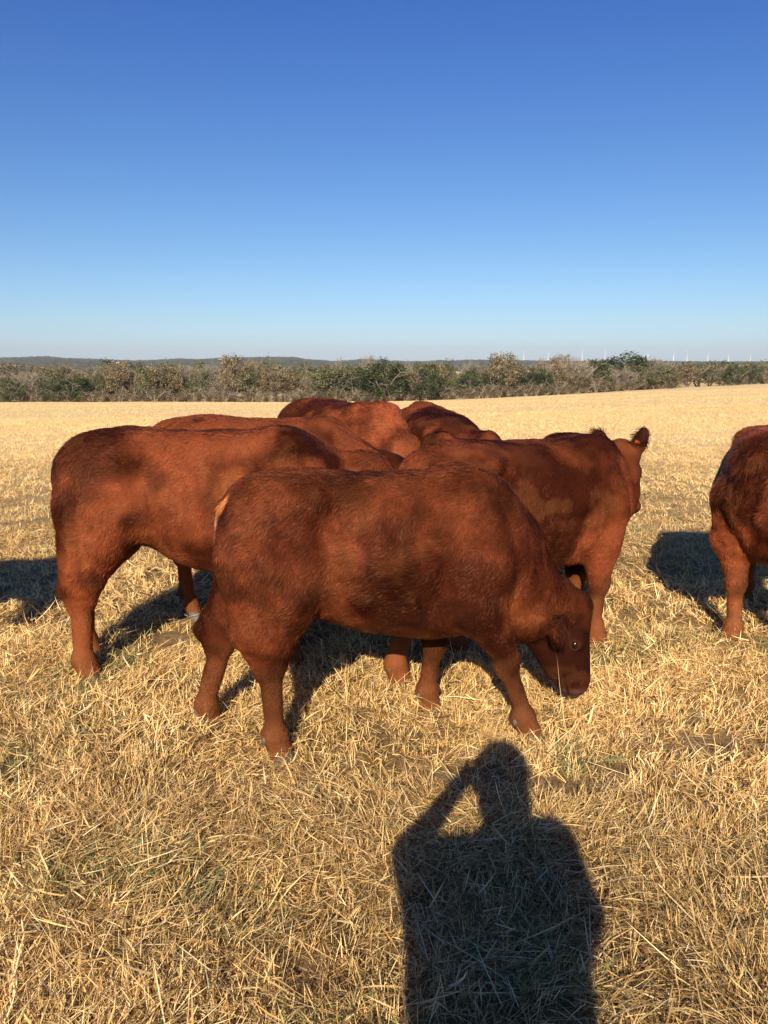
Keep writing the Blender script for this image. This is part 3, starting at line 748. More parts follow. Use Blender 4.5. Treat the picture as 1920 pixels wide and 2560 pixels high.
# B
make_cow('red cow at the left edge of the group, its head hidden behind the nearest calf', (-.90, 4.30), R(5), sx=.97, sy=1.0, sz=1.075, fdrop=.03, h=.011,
         hind=[dict(hip=(-.54, .17, .88), stifle=(-.57, .19, .71), hock=(-.66, .17, .43), fet=(-.67, .17, .115), toe=(-.625, .17, 0)),
               dict(hip=(-.54, .17, .88), stifle=(-.54, .19, .70), hock=(-.73, .15, .43), fet=(-.74, .15, .115), toe=(-.69, .15, 0))],
         poll=(1.08, .1, .80), nose=(1.18, .1, .34), hup=(1, 0, .3), mid=(.80, .05, .95), tone=.98, nfur=150000, seed=5, flen=.028,
         spots=[((-.42, -.22, 1.12), .085, (.06, .014, .006)), ((-.38, -.29, .86), .05, (.05, .012, .005)), ((.02, -.30, .60), .15, (.06, .013, .005)), ((.28, -.30, .60), .15, (.06, .013, .005)), ((.15, -.28, 1.0), .10, (.30, .09, .03)), ((-.36, -.26, .72), .05, (.03, .008, .004))])  # coat patches, with shade under the belly and in the flank fold painted in
# C
make_cow('dark red cow behind the left cow, only back and two pale hind legs showing', (-.73, 5.12), R(-9), sx=.95, sy=1.0, sz=1.08, fdrop=.05, h=.013,
         hind=[dict(hip=(-.56, .17, .88), stifle=(-.40, .19, .70), hock=(-.52, .13, .43), fet=(-.48, .13, .115), toe=(-.43, .13, 0)),
               dict(hip=(-.56, .17, .88), stifle=(-.42, .19, .70), hock=(-.64, .13, .43), fet=(-.63, .13, .115), toe=(-.58, .13, 0))],
         poll=(.98, 0, .70), nose=(1.08, 0, .25), hup=(1, 0, .3), mid=(.76, 0, .88), tone=.85, hue=.0, nfur=60000, seed=8, fwid=.003, leg=.88)
# D
make_cow('tall red cow facing away to the right with an orange tag in its raised ear', (.79, 4.54), R(27), sx=.93, sy=.95, sz=1.015, h=.011,
         hind=[dict(hip=(-.56, .17, .86), stifle=(-.48, .19, .68), hock=(-.82, .16, .42), fet=(-.90, .16, .115), toe=(-.86, .16, 0)),
               dict(hip=(-.50, .17, .86), stifle=(-.28, .19, .68), hock=(-.40, .15, .42), fet=(-.38, .12, .115), toe=(-.34, .12, 0))],
         front=[dict(sho=(.46, .165, .86), elbow=(.42, .17, .64), knee=(.42, .15, .37), fet=(.41, .14, .115), toe=(.45, .14, 0)), dict(sho=(.46, .165, .86), elbow=(.45, .175, .62), knee=(.50, .15, .355), fet=(.50, .15, .105), toe=(.54, .15, 0))],
         wpoll=(1.43, 4.99, 1.125), wnose=(1.545, 5.10, .72), whup=(.35, .9, .3), wmid=(1.22, 4.84, .97), neck_r=.92, tone=.93, nfur=120000, seed=11, ears=[(.50, -.1, -1.1), (.12, .0, -1.3)], earlen=1.0, headmul=.6, eartag=True, tagside=-1, black_nose=True, flen=.024, chest=.0, hs=1.0)
# E
make_cow('red cow with dark curly patches, standing highest in the middle of the group', (-.30, 6.35), R(-56), sx=1.0, sy=1.0, sz=1.115, h=.012,
         poll=(1.0, 0, .72), nose=(1.08, 0, .26), hup=(1, 0, .3), mid=(.78, 0, .92), tone=1.22, patchy=.045, nfur=80000, seed=13, fwid=.0032, flen=.032)
# F
make_cow('red cow seen from behind at the back of the group, with a peaked hairy crest', (.41, 6.05), R(106), sx=.95, sy=1.0, sz=1.05, h=.013, crest=.035, T=[(-.80, .86, .80, .04), (-.775, .93, .70, .13), (-.70, .99, .63, .20), (-.60, 1.03, .61, .235), (-.48, 1.065, .61, .265), (-.34, 1.135, .60, .275), (-.18, 1.175, .545, .315), (.0, 1.195, .49, .335), (.18, 1.21, .465, .325), (.34, 1.225, .465, .29), (.46, 1.21, .48, .25), (.58, 1.14, .53, .20), (.68, 1.06, .60, .15), (.75, .97, .70, .06)],
         poll=(1.0, 0, .80), nose=(1.12, 0, .34), hup=(1, 0, .3), mid=(.78, 0, .98), tone=1.18, patchy=.04, nfur=70000, seed=17, fwid=.0032, flen=.03)
# G
make_cow('shaggy red calf cut off by the right edge, facing the camera', (2.39, 4.94), R(-117), sx=.92, sy=1.1, sz=1.02, h=.012,
         front=[dict(sho=(.42, .20, .84), elbow=(.40, .19, .62), knee=(.42, .165, .355), fet=(.42, .16, .105), toe=(.46, .16, 0)), dict(sho=(.42, .165, .84), elbow=(.36, .14, .62), knee=(.36, .09, .355), fet=(.36, .09, .105), toe=(.40, .09, 0))],
         poll=(.75, .5, .80), nose=(.85, .8, .45), hup=(.2, .3, 1), mid=(.66, .22, .92), tone=.98, nfur=110000, seed=19, fwid=.003, flen=.045, shag=.6, leg=1.2)
# H
make_cow('red cow standing outside the left edge of the picture', (-3.35, 4.25), R(6), sx=.98, sy=1.0, sz=1.0, h=.015,
         poll=(1.0, 0, .76), nose=(1.08, 0, .32), hup=(1, 0, .3), mid=(.78, 0, .88), tone=.95, nfur=15000, seed=23, fwid=.006)
# ------------------------------------------------------------------ far land
def az_of(px): return (px - 960) / 2071.0          # tan of azimuth for source-pixel column (level row)
ROWY = 903.6
prof = np.array([(-700, 897), (-400, 899), (0, 894), (50, 893), (90, 891), (129, 891.5), (159, 895), (219, 896), (279, 899), (328, 901), (387, 899.5), (448, 896), (495, 898), (560, 894), (658, 892.4), (694, 892), (738, 892),
                 (759, 897), (814, 901), (831, 902.5), (879, 900), (900, 897), (960, 900), (1017, 903), (1067, 903), (1101, 899.5), (1121, 902), (1170, 899), (1208, 899), (1323, 901), (1377, 902), (1510, 902.5),
                 (1644, 902), (1700, 903), (1851, 903.5), (1918, 903), (2300, 900), (2600, 899)])
tx = np.linspace(-.9, .9, 1100); px = tx * 2071 / math.cos(R(PITCH)) + 960
ry = np.interp(px, prof[:, 0], prof[:, 1]); ke = np.hanning(9); ke /= ke.sum(); ry = np.convolve(np.pad(ry, 4, mode='edge'), ke, 'valid')
D = 3800.0
el = (ROWY - ry) / 2071 * .97
ds = np.array([650, 800, 1000, 1250, 1500, 1800, 2100, 2400, 2700, 3000, 3300, 3550, 3800, 4200, 4800])
frac = np.array([0, .02, .05, .10, .17, .27, .38, .5, .64, .78, .9, .97, 1.0, .9, .5])
VX, VY, VZ = [], [], []
for d_, f_ in zip(ds, frac):
    x = d_ * tx; y = np.full_like(tx, d_)
    zr = 1.6 + D * el
    z = -17.5 + (zr + 17.5) * f_ + (fbm(x * .012, y * .012 + 5) - .5) * 10 * math.sin(f_ * 3.1) + (vnoise(x * .09, y * .09) - .5) * (5 if d_ < 3700 else 2.2)
    VX.append(x); VY.append(y); VZ.append(z)
V = np.stack([np.array(VX), np.array(VY), np.array(VZ)], -1).reshape(-1, 3)
n = len(tx); a_ = np.arange(n - 1)
Q = np.concatenate([np.stack([k * n + a_, k * n + a_ + 1, (k + 1) * n + a_ + 1, (k + 1) * n + a_], 1) for k in range(len(ds) - 1)])
hm = bpy.data.materials.new('wooded_hills'); hm.use_nodes = True
t = hm.node_tree; b = t.nodes['Principled BSDF']; b.inputs['Roughness'].default_value = 1; b.inputs['Specular IOR Level'].default_value = 0
tc = t.nodes.new('ShaderNodeTexCoord')
mp = t.nodes.new('ShaderNodeMapping'); mp.inputs['Scale'].default_value = (1, .35, 3); t.links.new(tc.outputs['Object'], mp.inputs[0])
n1 = nz(.05, 8, .75, mp.outputs[0]); n2 = nz(.006, 5, .6, mp.outputs[0])
r1 = ramp(n1.outputs['Fac'], [(.38, (.05, .06, .04)), (.5, (.12, .11, .08)), (.6, (.22, .18, .13))])
r2 = ramp(n2.outputs['Fac'], [(.4, (.7, .9, .7)), (.6, (1.15, 1, .95))])
m2 = t.nodes.new('ShaderNodeMix'); m2.data_type = 'RGBA'; m2.blend_type = 'MULTIPLY'; m2.inputs[0].default_value = 1
t.links.new(r1.outputs[0], m2.inputs[6]); t.links.new(r2.outputs[0], m2.inputs[7]); t.links.new(m2.outputs[2], b.inputs['Base Color'])
tag(new_mesh('hills', V, Q, hm), kind='structure')

# ---- trees
bark_m = mat_attr('grey_bark', rough=.9, spec=.1)
leaf_m = mat_attr('foliage', rough=.7, spec=.15, transl=.15)
def tube(P, r, m=6):
    P = np.array(P, float); n_ = len(P)
    d = np.gradient(P, axis=0); d /= np.linalg.norm(d, axis=1)[:, None] + 1e-9
    ref = np.where(np.abs(d[:, 2:3]) > .9, np.array([[1., 0, 0]]), np.array([[0, 0, 1.]]))
    u_ = np.cross(d, ref); u_ /= np.linalg.norm(u_, axis=1)[:, None]; v_ = np.cross(d, u_)
    an = np.linspace(0, 2 * np.pi, m, endpoint=False)
    V = (P[:, None] + u_[:, None] * (np.cos(an)[None, :, None] * np.array(r)[:, None, None]) + v_[:, None] * (np.sin(an)[None, :, None] * np.array(r)[:, None, None])).reshape(-1, 3)
    k = np.arange(m); k2 = (k + 1) % m
    Q = np.concatenate([np.stack([i * m + k, i * m + k2, (i + 1) * m + k2, (i + 1) * m + k], 1) for i in range(n_ - 1)])
    return V, Q
def bush(seed, kind):
    """unit-size tree: height 1, crown width about 1. returns trunk mesh data, crown mesh data"""
    r = np.random.default_rng(seed)
    Vt, Qt = [], []; o_ = 0
    stems = {'live': 4, 'olive': 5, 'brown': 4, 'bare': 5, 'scrub': 7, 'rust': 4}[kind]
    ends = []
    for s in range(stems):
        a_ = r.uniform(0, 6.28); lean = r.uniform(.08, .32)
        P = [np.array([0, 0, 0.]) + r.normal(0, .02, 3) * [1, 1, 0]]
        for i in range(5):
            P.append(P[-1] + np.array([math.cos(a_) * lean * .28, math.sin(a_) * lean * .28, .15]) + r.normal(0, .025, 3)); lean *= 1.15
        v, q_ = tube(P, np.linspace(.022, .006, 6), 5); Vt.append(v); Qt.append(q_ + o_); o_ += len(v)
        for j in (2, 3, 4, 5):
            for b_ in range(3 if kind == 'bare' else 2):
                a2 = r.uniform(0, 6.28); st = P[j]; e = st + np.array([math.cos(a2) * r.uniform(.1, .25), math.sin(a2) * r.uniform(.1, .25), r.uniform(.03, .2)])
                mid_ = (st + e) / 2 + r.normal(0, .02, 3)
                v, q_ = tube([st, mid_, e], [.009, .006, .003], 4); Vt.append(v); Qt.append(q_ + o_); o_ += len(v); ends.append(e)
    Vt = np.concatenate(Vt); Qt = np.concatenate(Qt)
    grey = np.array([.34, .28, .22]) if kind in ('bare', 'scrub', 'rust') else np.array([.26, .22, .18])
    Ct = grey * r.uniform(.7, 1.2, (len(Vt), 1))
    pal = {'live': [(.050, .068, .026), (.075, .092, .036), (.035, .048, .022)], 'olive': [(.16, .155, .075), (.135, .135, .07), (.20, .18, .095), (.095, .10, .05)],
           'brown': [(.20, .155, .09), (.165, .13, .075), (.25, .19, .115)], 'bare': [(.27, .22, .165), (.21, .175, .135), (.33, .28, .22)],
           'scrub': [(.15, .115, .075), (.10, .08, .055), (.10, .095, .04), (.20, .15, .10)], 'rust': [(.30, .17, .075), (.25, .15, .07), (.22, .17, .1)]}[kind]
    pal = np.array(pal)
    ends = np.array(ends)
    twig = kind in ('bare',)
    nc = 90 if kind != 'scrub' else 60
    # clump centres: irregular shell of an uneven crown
    th = r.uniform(0, 6.28, nc); zc = r.uniform(-.75, 1, nc); rr_ = np.sqrt(1 - np.clip(zc, -1, 1)**2)
    rad_ = r.uniform(.45, 1.0, nc)**.6 * (.75 + .5 * vnoise(np.cos(th) * 1.6 + seed * 3.1, np.sin(th) * 1.6, zc * 1.8))
    zb, zh = {'live': (.52, .50), 'olive': (.55, .48), 'brown': (.60, .44), 'bare': (.60, .42), 'scrub': (.45, .50), 'rust': (.62, .38)}[kind]
    cc = np.stack([np.cos(th) * rr_ * .46 * rad_, np.sin(th) * rr_ * .46 * rad_, zb + zc * zh * rad_], 1)
    Vl, Fl, Cl = [], [], []
    if kind in ('bare', 'scrub', 'rust'):
        per = 26 if kind == 'bare' else 16
        st = np.repeat(cc * [.8, .8, .92], per, 0) + r.normal(0, .035, (nc * per, 3))
        ctr = np.array([0, 0, .25])
        dr = st - ctr; dr /= np.linalg.norm(dr, axis=1)[:, None]; dr = dr + r.normal(0, .45, dr.shape) + [0, 0, .35]; dr /= np.linalg.norm(dr, axis=1)[:, None]
        L_ = r.uniform(.07, .19, len(st))[:, None]
        sd_ = np.cross(dr, r.normal(0, 1, dr.shape)); sd_ /= np.linalg.norm(sd_, axis=1)[:, None]; wd_ = r.uniform(.0022, .0050, len(st))[:, None]
        v = np.stack([st - dr * L_ * .4 - sd_ * wd_, st - dr * L_ * .4 + sd_ * wd_, st + dr * L_ * .6], 1)
        Vl.append(v.reshape(-1, 3)); Fl.append(np.arange(len(st) * 3).reshape(-1, 3))
        c = pal[r.integers(0, len(pal), len(st))] * r.uniform(.8, 1.2, (len(st), 1)); Cl.append(np.repeat(c, 3, 0))
    if kind != 'bare':
        per = {'live': 44, 'olive': 34, 'brown': 38, 'scrub': 16, 'rust': 16}[kind]
        lc = np.repeat(cc, per, 0) + r.normal(0, 1, (nc * per, 3)) * np.array([.05, .05, .038])
        nn = r.normal(0, 1, lc.shape) + [0, -.2, .6]; nn /= np.linalg.norm(nn, axis=1)[:, None]
        u_ = np.cross(nn, r.normal(0, 1, nn.shape)); u_ /= np.linalg.norm(u_, axis=1)[:, None]; v_ = np.cross(nn, u_)
        s_ = r.uniform(.010, .027, len(lc))[:, None] * (1.0 if kind != 'scrub' else .8)
        v = np.stack([lc - u_ * s_, lc + v_ * s_ * .7, lc + u_ * s_, lc - v_ * s_ * .7], 1)
        cb = pal[r.integers(0, len(pal), nc)] * r.uniform(.6, 1.4, (nc, 1))
        c = np.repeat(cb, per, 0) * r.uniform(.7, 1.35, (len(lc), 1))
        base = sum(len(x_) for x_ in Vl)
        Vl.append(v.reshape(-1, 3)); Fl.append(np.arange(len(lc) * 4).reshape(-1, 4) + base); Cl.append(np.repeat(c, 4, 0))
    return (Vt, Qt, Ct), (np.concatenate(Vl), Fl, np.concatenate(Cl))
NAMES = {'live': 'evergreen_oak', 'olive': 'olive_green_tree', 'brown': 'brown_leaved_oak', 'bare': 'bare_tree', 'scrub': 'scrub_bush', 'rust': 'rust_leaved_tree'}
protos = {}
for kd in NAMES:
    protos[kd] = []
    for s in range(3):
        (vt, qt, ct), (vl, fl, cl) = bush(31 * s + len(kd) + 3, kd)
        a1 = new_mesh('trunk', vt, qt, bark_m, None, ct); a2 = new_mesh('crown', vl, fl, leaf_m, None, cl, smooth=False)
        protos[kd].append((a1.data, a2.data)); bpy.data.objects.remove(a1); bpy.data.objects.remove(a2)
def place(px_, ytop, wpx, kd, off=2.0, label=None, group=None, var=None, base=0.0, cat='tree'):
    """px_/ytop/wpx in 1659-wide picture units; off = metres beyond the field edge"""
    sx_ = px_ * 1.1573; tx_ = (sx_ - 960) / (2071 / math.cos(R(PITCH)))
    d_ = float(edge_of(tx_)) + off
    x_ = d_ * tx_; y_ = d_
    zg = float(terr(np.array([x_]), np.array([y_]))[0]) + base
    zt = 1.6 + d_ * (ROWY - ytop * 1.1573) / 2071 * .97
    h_ = max(1.2, zt - zg); w_ = wpx * 1.1573 / 2071 * d_
    k = rng.integers(0, 3) if var is None else var
    rt = empty(NAMES[kd] if cat == 'tree' else 'bush', (x_, y_, zg), rng.uniform(0, 6.28)); rt.empty_display_size = 1
    rt.scale = (w_, w_, h_)
    tag(rt, label, cat, group)
    for nm, me in zip(('trunk', 'crown'), protos[kd][k]):
        o = bpy.data.objects.new(nm, me); COL.objects.link(o); o.parent = rt
    return rt
special = [(20, 818, 62, 'live', 0, 'dark green bush at the field edge on the far left'), (108, 828, 50, 'live', 1, 'low dark green bush right of the leftmost dark one, at the field edge'), (160, 812, 85, 'live', 3, 'wide dark green oak at the left end of the wood line'),
           (270, 779, 34, 'rust', 8, 'rusty orange tree standing out left in the wood line'), (322, 792, 75, 'olive', 4, 'yellow green tree beside the rusty orange one'), (230, 784, 60, 'bare', 14, 'pale bare tree left of the rusty orange one'),
           (505, 769, 74, 'brown', 5, 'tall thin brown topped tree in the left part of the wood line'), (455, 783, 70, 'bare', 9, 'bare grey tree left of the tall brown topped one'), (715, 789, 118, 'olive', 4, 'broad olive green mound of a tree above the cow with dark curls'),
           (731, 767, 26, 'bare', 12, 'small bare crown sticking up against the sky'), (797, 764, 66, 'bare', 10, 'rounded bare tree top just left of centre against the sky'), (828, 778, 125, 'live', 3, 'large dark oak with pale limbs in the middle of the wood line'),
           (875, 775, 60, 'bare', 12, 'pinkish bare tree right of the large dark oak'), (924, 821, 68, 'live', 0, 'low dark green bush at the field edge right of the big oak'), (1087, 765, 92, 'brown', 4, 'big round brown leaved oak right of the middle, top in the sky'),
           (1015, 776, 60, 'bare', 14, 'bare tree left of the big round brown oak'), (1175, 770, 60, 'bare', 10, 'thin bare tree right of the big round brown oak'), (1235, 768, 110, 'bare', 9, 'widest bare grey tree in front of the wind turbines'), (1262, 776, 60, 'bare', 13, 'bare tree touching the dark dome shaped oak'),
           (1350, 764, 150, 'live', 14, 'dark dome shaped oak rising above the right part of the wood'), (1385, 788, 92, 'olive', 3, 'grey green tree in front of the dark dome shaped oak'), (1448, 806, 42, 'bare', 1, 'low bare grey bush at the end of the dense wood'),
           (1587, 790, 52, 'live', -1, 'lone dark round oak at the field edge on the right'), (1634, 791, 36, 'live', 1, 'smaller dark oak near the right edge of the picture'), (1512, 784, 80, 'olive', 26, 'olive green tree behind the strip of dry grass on the right'),
           (1560, 781, 95, 'olive', 30, 'yellow green flat topped tree behind the lone dark oak'), (1462, 790, 70, 'olive', 22, 'olive tree between the bare bush and the dry grass strip'), (1625, 785, 90, 'olive', 32, 'olive tree behind the smaller dark oak')]
for p_, y_, w__, k_, o_, l_ in special: place(p_, y_, w__, k_, o_, l_, base=-.35)
def topy(p_): return np.interp(p_, [-400, 0, 200, 500, 700, 900, 1100, 1300, 1450, 1659, 2000], [797, 797, 792, 788, 793, 797, 793, 788, 794, 794, 790])
GL = {'live': 'dark evergreen tree inside the wood line', 'olive': 'olive green tree inside the wood line', 'brown': 'brown leaved tree inside the wood line', 'bare': 'bare greyish tree inside the wood line', 'scrub': 'low grey brown scrub bush at the foot of the wood line'}
for row, (off_, dy, st_) in enumerate(((5, 9, 44), (11, 0, 40), (18, -5, 40))):
    p_ = -620.0
    while p_ < 2150:
        if not (1470 < p_ < 1640 and row < 2):
            kd = rng.choice(['olive', 'brown', 'bare', 'live'], p=[.50, .16, .19, .15])
            place(p_, topy(p_) + dy + rng.normal(0, 8), rng.uniform(52, 92), kd, off_ + rng.uniform(-2, 2), GL[kd], 'unremarkable trees filling the wood line', base=-.4)
        p_ += st_ * rng.uniform(.7, 1.3)
p_ = -620.0
while p_ < 2150:
    if not (1470 < p_ < 1560):
        ye = float(np.interp(p_, [0, 900, 1123, 1383, 1659], [870, 868, 854, 842, 830]))
        place(p_, ye - rng.uniform(17, 36), rng.uniform(34, 60), 'scrub', rng.uniform(.5, 2.5), GL['scrub'], 'scrub along the field edge', base=-.25, cat='bush')
    p_ += rng.uniform(17, 28)
# far wood: one mass of tree clumps filling the low land behind the first rows
r = np.random.default_rng(5)
nt_ = 9000
ta = r.uniform(-.75, .75, nt_); dd_ = 165 * (5.0 ** r.random(nt_)) + edge_of(ta) - 131
X = dd_ * ta; Y = dd_; Z = terr(X, Y)
cs = r.uniform(1.6, 3.2, nt_); per = 16
pl = np.array([(.10, .10, .045), (.20, .155, .10), (.055, .068, .032), (.24, .19, .14), (.15, .14, .06)])
cb = pl[r.integers(0, 5, nt_)] * r.uniform(.8, 1.2, (nt_, 1))
C0 = np.stack([X, Y, Z + cs * 1.0 + 1.2], 1)
th = r.normal(0, 1, (nt_ * per, 3)); th /= np.linalg.norm(th, axis=1)[:, None]
lc = np.repeat(C0, per, 0) + th * np.repeat(cs, per)[:, None] * [1.0, 1.0, .85] * r.uniform(.5, 1, (nt_ * per, 1))
nn = th + r.normal(0, .5, th.shape); nn /= np.linalg.norm(nn, axis=1)[:, None]
u_ = np.cross(nn, r.normal(0, 1, nn.shape)); u_ /= np.linalg.norm(u_, axis=1)[:, None]; v_ = np.cross(nn, u_)
s_ = (r.uniform(.22, .5, len(lc)) * np.repeat(np.clip(cs / 2.4, .7, 1.4), per))[:, None]
v = np.stack([lc - u_ * s_, lc + v_ * s_ * .8, lc + u_ * s_, lc - v_ * s_ * .8], 1).reshape(-1, 3)
c = np.repeat(np.repeat(cb, per, 0) * r.uniform(.75, 1.3, (nt_ * per, 1)), 4, 0)
tag(new_mesh('distant_wood', v, np.arange(len(v)).reshape(-1, 4), leaf_m, col=c, smooth=False), 'distant mixed brown and green woodland reading as one mass', 'woodland', kind='stuff')

# ---- wind turbines
white_m = mat_flat('white_painted_steel', (.82, .84, .86), .4)
tsp = [(1309, 884, 20), (1370, 883, 75), (1455, 882, 140), (1512, 882, 10), (1574, 882, 100), (1619, 881, 50), (1683, 879, 95), (1717, 883, 0), (1769, 887, 35), (1821, 886, 60), (1875, 886, 80)]
ords = ['first', 'second', 'third', 'fourth', 'fifth', 'sixth', 'seventh', 'eighth', 'ninth', 'tenth', 'eleventh']
for i_, (sx_, sy_, ra) in enumerate(tsp):
    D_ = 7000.; tx_ = (sx_ - 960) / (2071 / math.cos(R(PITCH))); zt = 1.6 + D_ * (ROWY - sy_) / 2071 * .97
    z0 = -10.; hgt = zt - z0
    rt = empty('wind_turbine', (D_ * tx_, D_, z0), 0)
    tag(rt, 'white wind turbine on the horizon, %s from the left of the eleven' % ords[i_], 'wind turbine', 'wind turbines on the horizon')
    v_, q_ = tube([(0, 0, 0), (0, 0, hgt * .5), (0, 0, hgt)], [3.4, 3.0, 2.4], 12); new_mesh('tower', v_, q_, white_m, rt)
    v_, q_ = tube([(0, -5, hgt + 1), (0, -3, hgt + 1), (0, 6, hgt + 1), (0, 7, hgt + 1)], [1.2, 3, 3, .5], 8); new_mesh('nacelle', v_, q_, white_m, rt)
    for k in range(3):
        an = R(ra + k * 120); yaw_ = R(72)
        e_ = np.array([math.sin(an) * math.cos(yaw_), math.sin(an) * math.sin(yaw_), math.cos(an)])
        v_, q_ = tube([np.array([0, -6, hgt + 1]), np.array([0, -6, hgt + 1]) + e_ * 7, np.array([0, -6, hgt + 1]) + e_ * 34], [1.2, 1.7, .4], 6); new_mesh('blade', v_, q_, white_m, rt)
# ---- white farm buildings far away
def barn(sx_, sy_, wpx, D_, label, hh=5):
    tx_ = (sx_ - 960) / (2071 / math.cos(R(PITCH))); zc = 1.6 + D_ * (ROWY - sy_) / 2071 * .97
    w_ = wpx / 2071 * D_; rt = empty('barn', (D_ * tx_, D_, zc - hh), R(-6)); tag(rt, label, 'barn')
    a_, l_ = w_ / 2, w_ * .35
    new_mesh('wall', [(-a_, -l_, -1), (a_, -l_, -1), (a_, l_, -1), (-a_, l_, -1), (-a_, -l_, hh * .6), (a_, -l_, hh * .6), (a_, l_, hh * .6), (-a_, l_, hh * .6), (-a_, 0, hh), (a_, 0, hh)],
             [np.array([(0, 1, 5, 4), (2, 3, 7, 6), (1, 2, 6, 5), (3, 0, 4, 7)]), np.array([(5, 6, 9), (7, 4, 8)])], white_m, rt, smooth=False)
    e = .4
    new_mesh('roof', [(-a_ - e, -l_ - e, hh * .6 - .2), (a_ + e, -l_ - e, hh * .6 - .2), (a_ + e, 0, hh + .3), (-a_ - e, 0, hh + .3), (-a_ - e, l_ + e, hh * .6 - .2), (a_ + e, l_ + e, hh * .6 - .2)],
             np.array([(0, 1, 2, 3), (3, 2, 5, 4)]), white_m, rt, smooth=False)
barn(295, 905, 9, 1500, 'white barn on the wooded slope far left', 2.6)
barn(630, 906.5, 6, 1600, 'tiny white farm building near the middle of the far ridge', 2.2)
print('far', round(time.time() - T0, 1))
build_haze()
# ------------------------------------------------------------------ the photographer, whose shadow lies on the grass
f = Field((-.50, -.62, -.01), (.62, .03, 1.86), .0095)
X0, Y0 = .045, -.27                       # body centre
def P3(x, y, z): return np.array([X0 + x, Y0 + y, z])
for s in (-1, 1):
    hx = .10 * s
    f.cone(P3(hx, 0, .90), P3(.12 * s, .02, .50), .105, .068, .04); f.cone(P3(.12 * s, .02, .50), P3(.13 * s, -.02, .10), .066, .045, .03)
    f.cone(P3(.13 * s, -.05, .045), P3(.15 * s, .14, .035), .045, .038, .03)
f.ell(P3(0, 0, .95), (.225, .155, .17), .06)
f.ell(P3(-.01, .0, 1.10), (.232, .15, .20), .06)
f.ell(P3(-.015, 0, 1.27), (.238, .14, .17), .06)
f.cone(P3(-.14, 0, 1.37), P3(.13, 0, 1.43), .075, .085, .05)
f.cone(P3(0, .0, 1.42), P3(0, .02, 1.56), .075, .062, .04)
# head looking forward
f.ell(P3(0, .03, 1.675), (.078, .098, .118), .03)
f.ell(P3(0, .075, 1.60), (.052, .05, .05), .03)
f.ell(P3(0, .128, 1.655), (.014, .022, .026), .012)
f.ell(P3(0, .115, 1.612), (.028, .014, .012), .01)
for s in (-1, 1):
    f.ell(P3(.079 * s, .02, 1.655), (.012, .022, .034), .01)
    f.ell(P3(.032 * s, .128, 1.682), (.017, .012, .010), .01, sub=True)
# raised left arm holding the phone, right arm bent
f.cone(P3(-.17, 0, 1.38), np.array([-.25, -.17, 1.365]), .068, .052, .04)
f.cone(np.array([-.25, -.17, 1.365]), np.array([-.10, -.075, 1.52]), .050, .034, .03)
f.cone(np.array([-.235, -.20, 1.32]), P3(-.19, 0, 1.10), .062, .07, .05)
palm = np.array([-.062, -.045, 1.555])
f.cone(np.array([-.10, -.075, 1.52]), palm, .030, .030, .02)
f.ell(palm, (.022, .026, .046), .02)
for i, (zz, ln) in enumerate(((1.592, .072), (1.570, .080), (1.548, .076), (1.526, .060))):   # fingers round the phone's back edge
    a_ = palm + np.array([.0, -.012, (zz - 1.555) * .9]); b_ = a_ + np.array([ln * .5, -.008, .004]); c_ = b_ + np.array([ln * .42, .016, 0])
    f.cone(a_, b_, .0095, .009, .006); f.cone(b_, c_, .009, .008, .004)
f.cone(palm + np.array([0, .012, .03]), palm + np.array([-.004, .024, .062]), .011, .009, .006)
f.cone(P3(.17, 0, 1.42), np.array([.268, -.26, 1.25]), .082, .062, .04)
f.cone(np.array([.268, -.26, 1.25]), np.array([.235, -.07, 1.02]), .056, .036, .03)
pr = np.array([.215, -.035, .99]); f.cone(np.array([.235, -.07, 1.02]), pr, .03, .03, .02); f.ell(pr, (.026, .03, .045), .02)
for i in range(4):
    a_ = pr + np.array([-.022 + .015 * i, .01, -.03]); b_ = a_ + np.array([0, .012, -.036 + .004 * abs(i - 1)]); c_ = b_ + np.array([0, -.018, -.026])
    f.cone(a_, b_, .0092, .0088, .005); f.cone(b_, c_, .0088, .0078, .004)
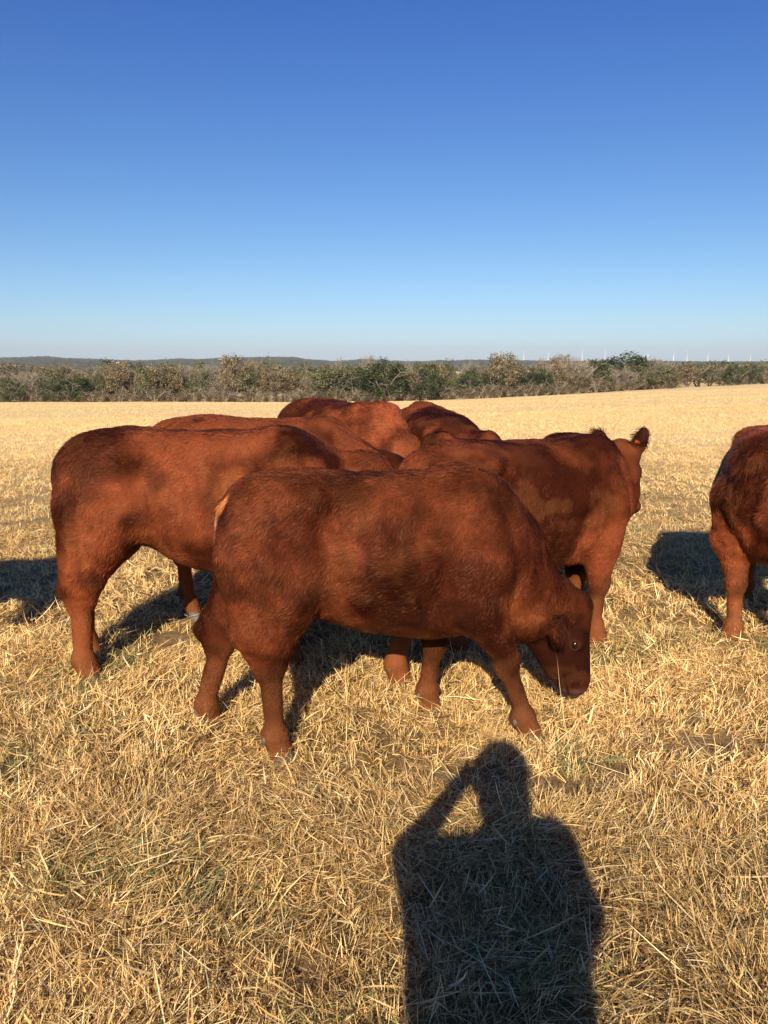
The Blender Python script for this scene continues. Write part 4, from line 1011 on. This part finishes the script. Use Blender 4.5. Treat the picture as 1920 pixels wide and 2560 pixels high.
f.cone(pr + np.array([-.025, .012, .0]), pr + np.array([-.045, .03, -.035]), .011, .009, .006)
V, Q = f.mesh(); V[:, 1] = np.minimum(V[:, 1], -.008)
skin = np.array([.50, .28, .19]); jack = np.array([.06, .08, .13]); jean = np.array([.05, .08, .16]); boot = np.array([.10, .05, .03])
z = V[:, 2]; C = np.tile(jack, (len(V), 1)); C[z < .98] = jean; C[z < .09] = boot; C[(z > 1.525) & (np.abs(V[:, 0] - X0) < .12) & (V[:, 1] < -.1)] = skin
C[np.linalg.norm(V - palm, axis=1) < .11] = skin; C[np.linalg.norm(V - pr, axis=1) < .09] = skin
pr_ = empty('person', (X0, Y0, 0)); tag(pr_, 'person in dark jacket and jeans whose shadow lies on the grass in front', 'person')
V2 = V - np.array([X0, Y0, 0])
new_mesh('body', V2, Q, mat_attr('skin_and_cloth', .8, .2, bump=(200, .3, .002)), pr_, C)
f = Field((-.25, -.25, 1.45), (.25, .22, 1.88), .009)
f.ell((0, -.02, 1.70), (.110, .115, .108), .03); f.ell((0, -.06, 1.60), (.10, .06, .10), .03)
f.ell((0, -.01, 1.775), (.06, .07, .035), .03)
f.ell((0, .12, 1.63), (.07, .07, .085), .02, sub=True)
V, Q = f.mesh(); V = V + f.normal(V) * ((vnoise(V[:, 0] * 60, V[:, 1] * 60, V[:, 2] * 20) - .5) * .01)[:, None]
new_mesh('hair', V, Q, mat_attr('brown_hair', .5, .4), pr_, np.tile(np.array([.09, .05, .03]), (len(V), 1)))
ph = []
for x in (-.036, .036):
    for y in (-.014, -.006):
        for zz in (-.135, .009): ph.append((x, y, zz))
o = new_mesh('phone', np.array(ph), np.array([[0, 1, 3, 2], [4, 6, 7, 5], [0, 4, 5, 1], [2, 3, 7, 6], [0, 2, 6, 4], [1, 5, 7, 3]]), mat_flat('black_glass', (.02, .02, .022), .15), smooth=False)
o.location = (0, 0, 1.6); tag(o, 'slim black phone held up by the person taking the picture', 'phone')
print('done', round(time.time() - T0, 1))
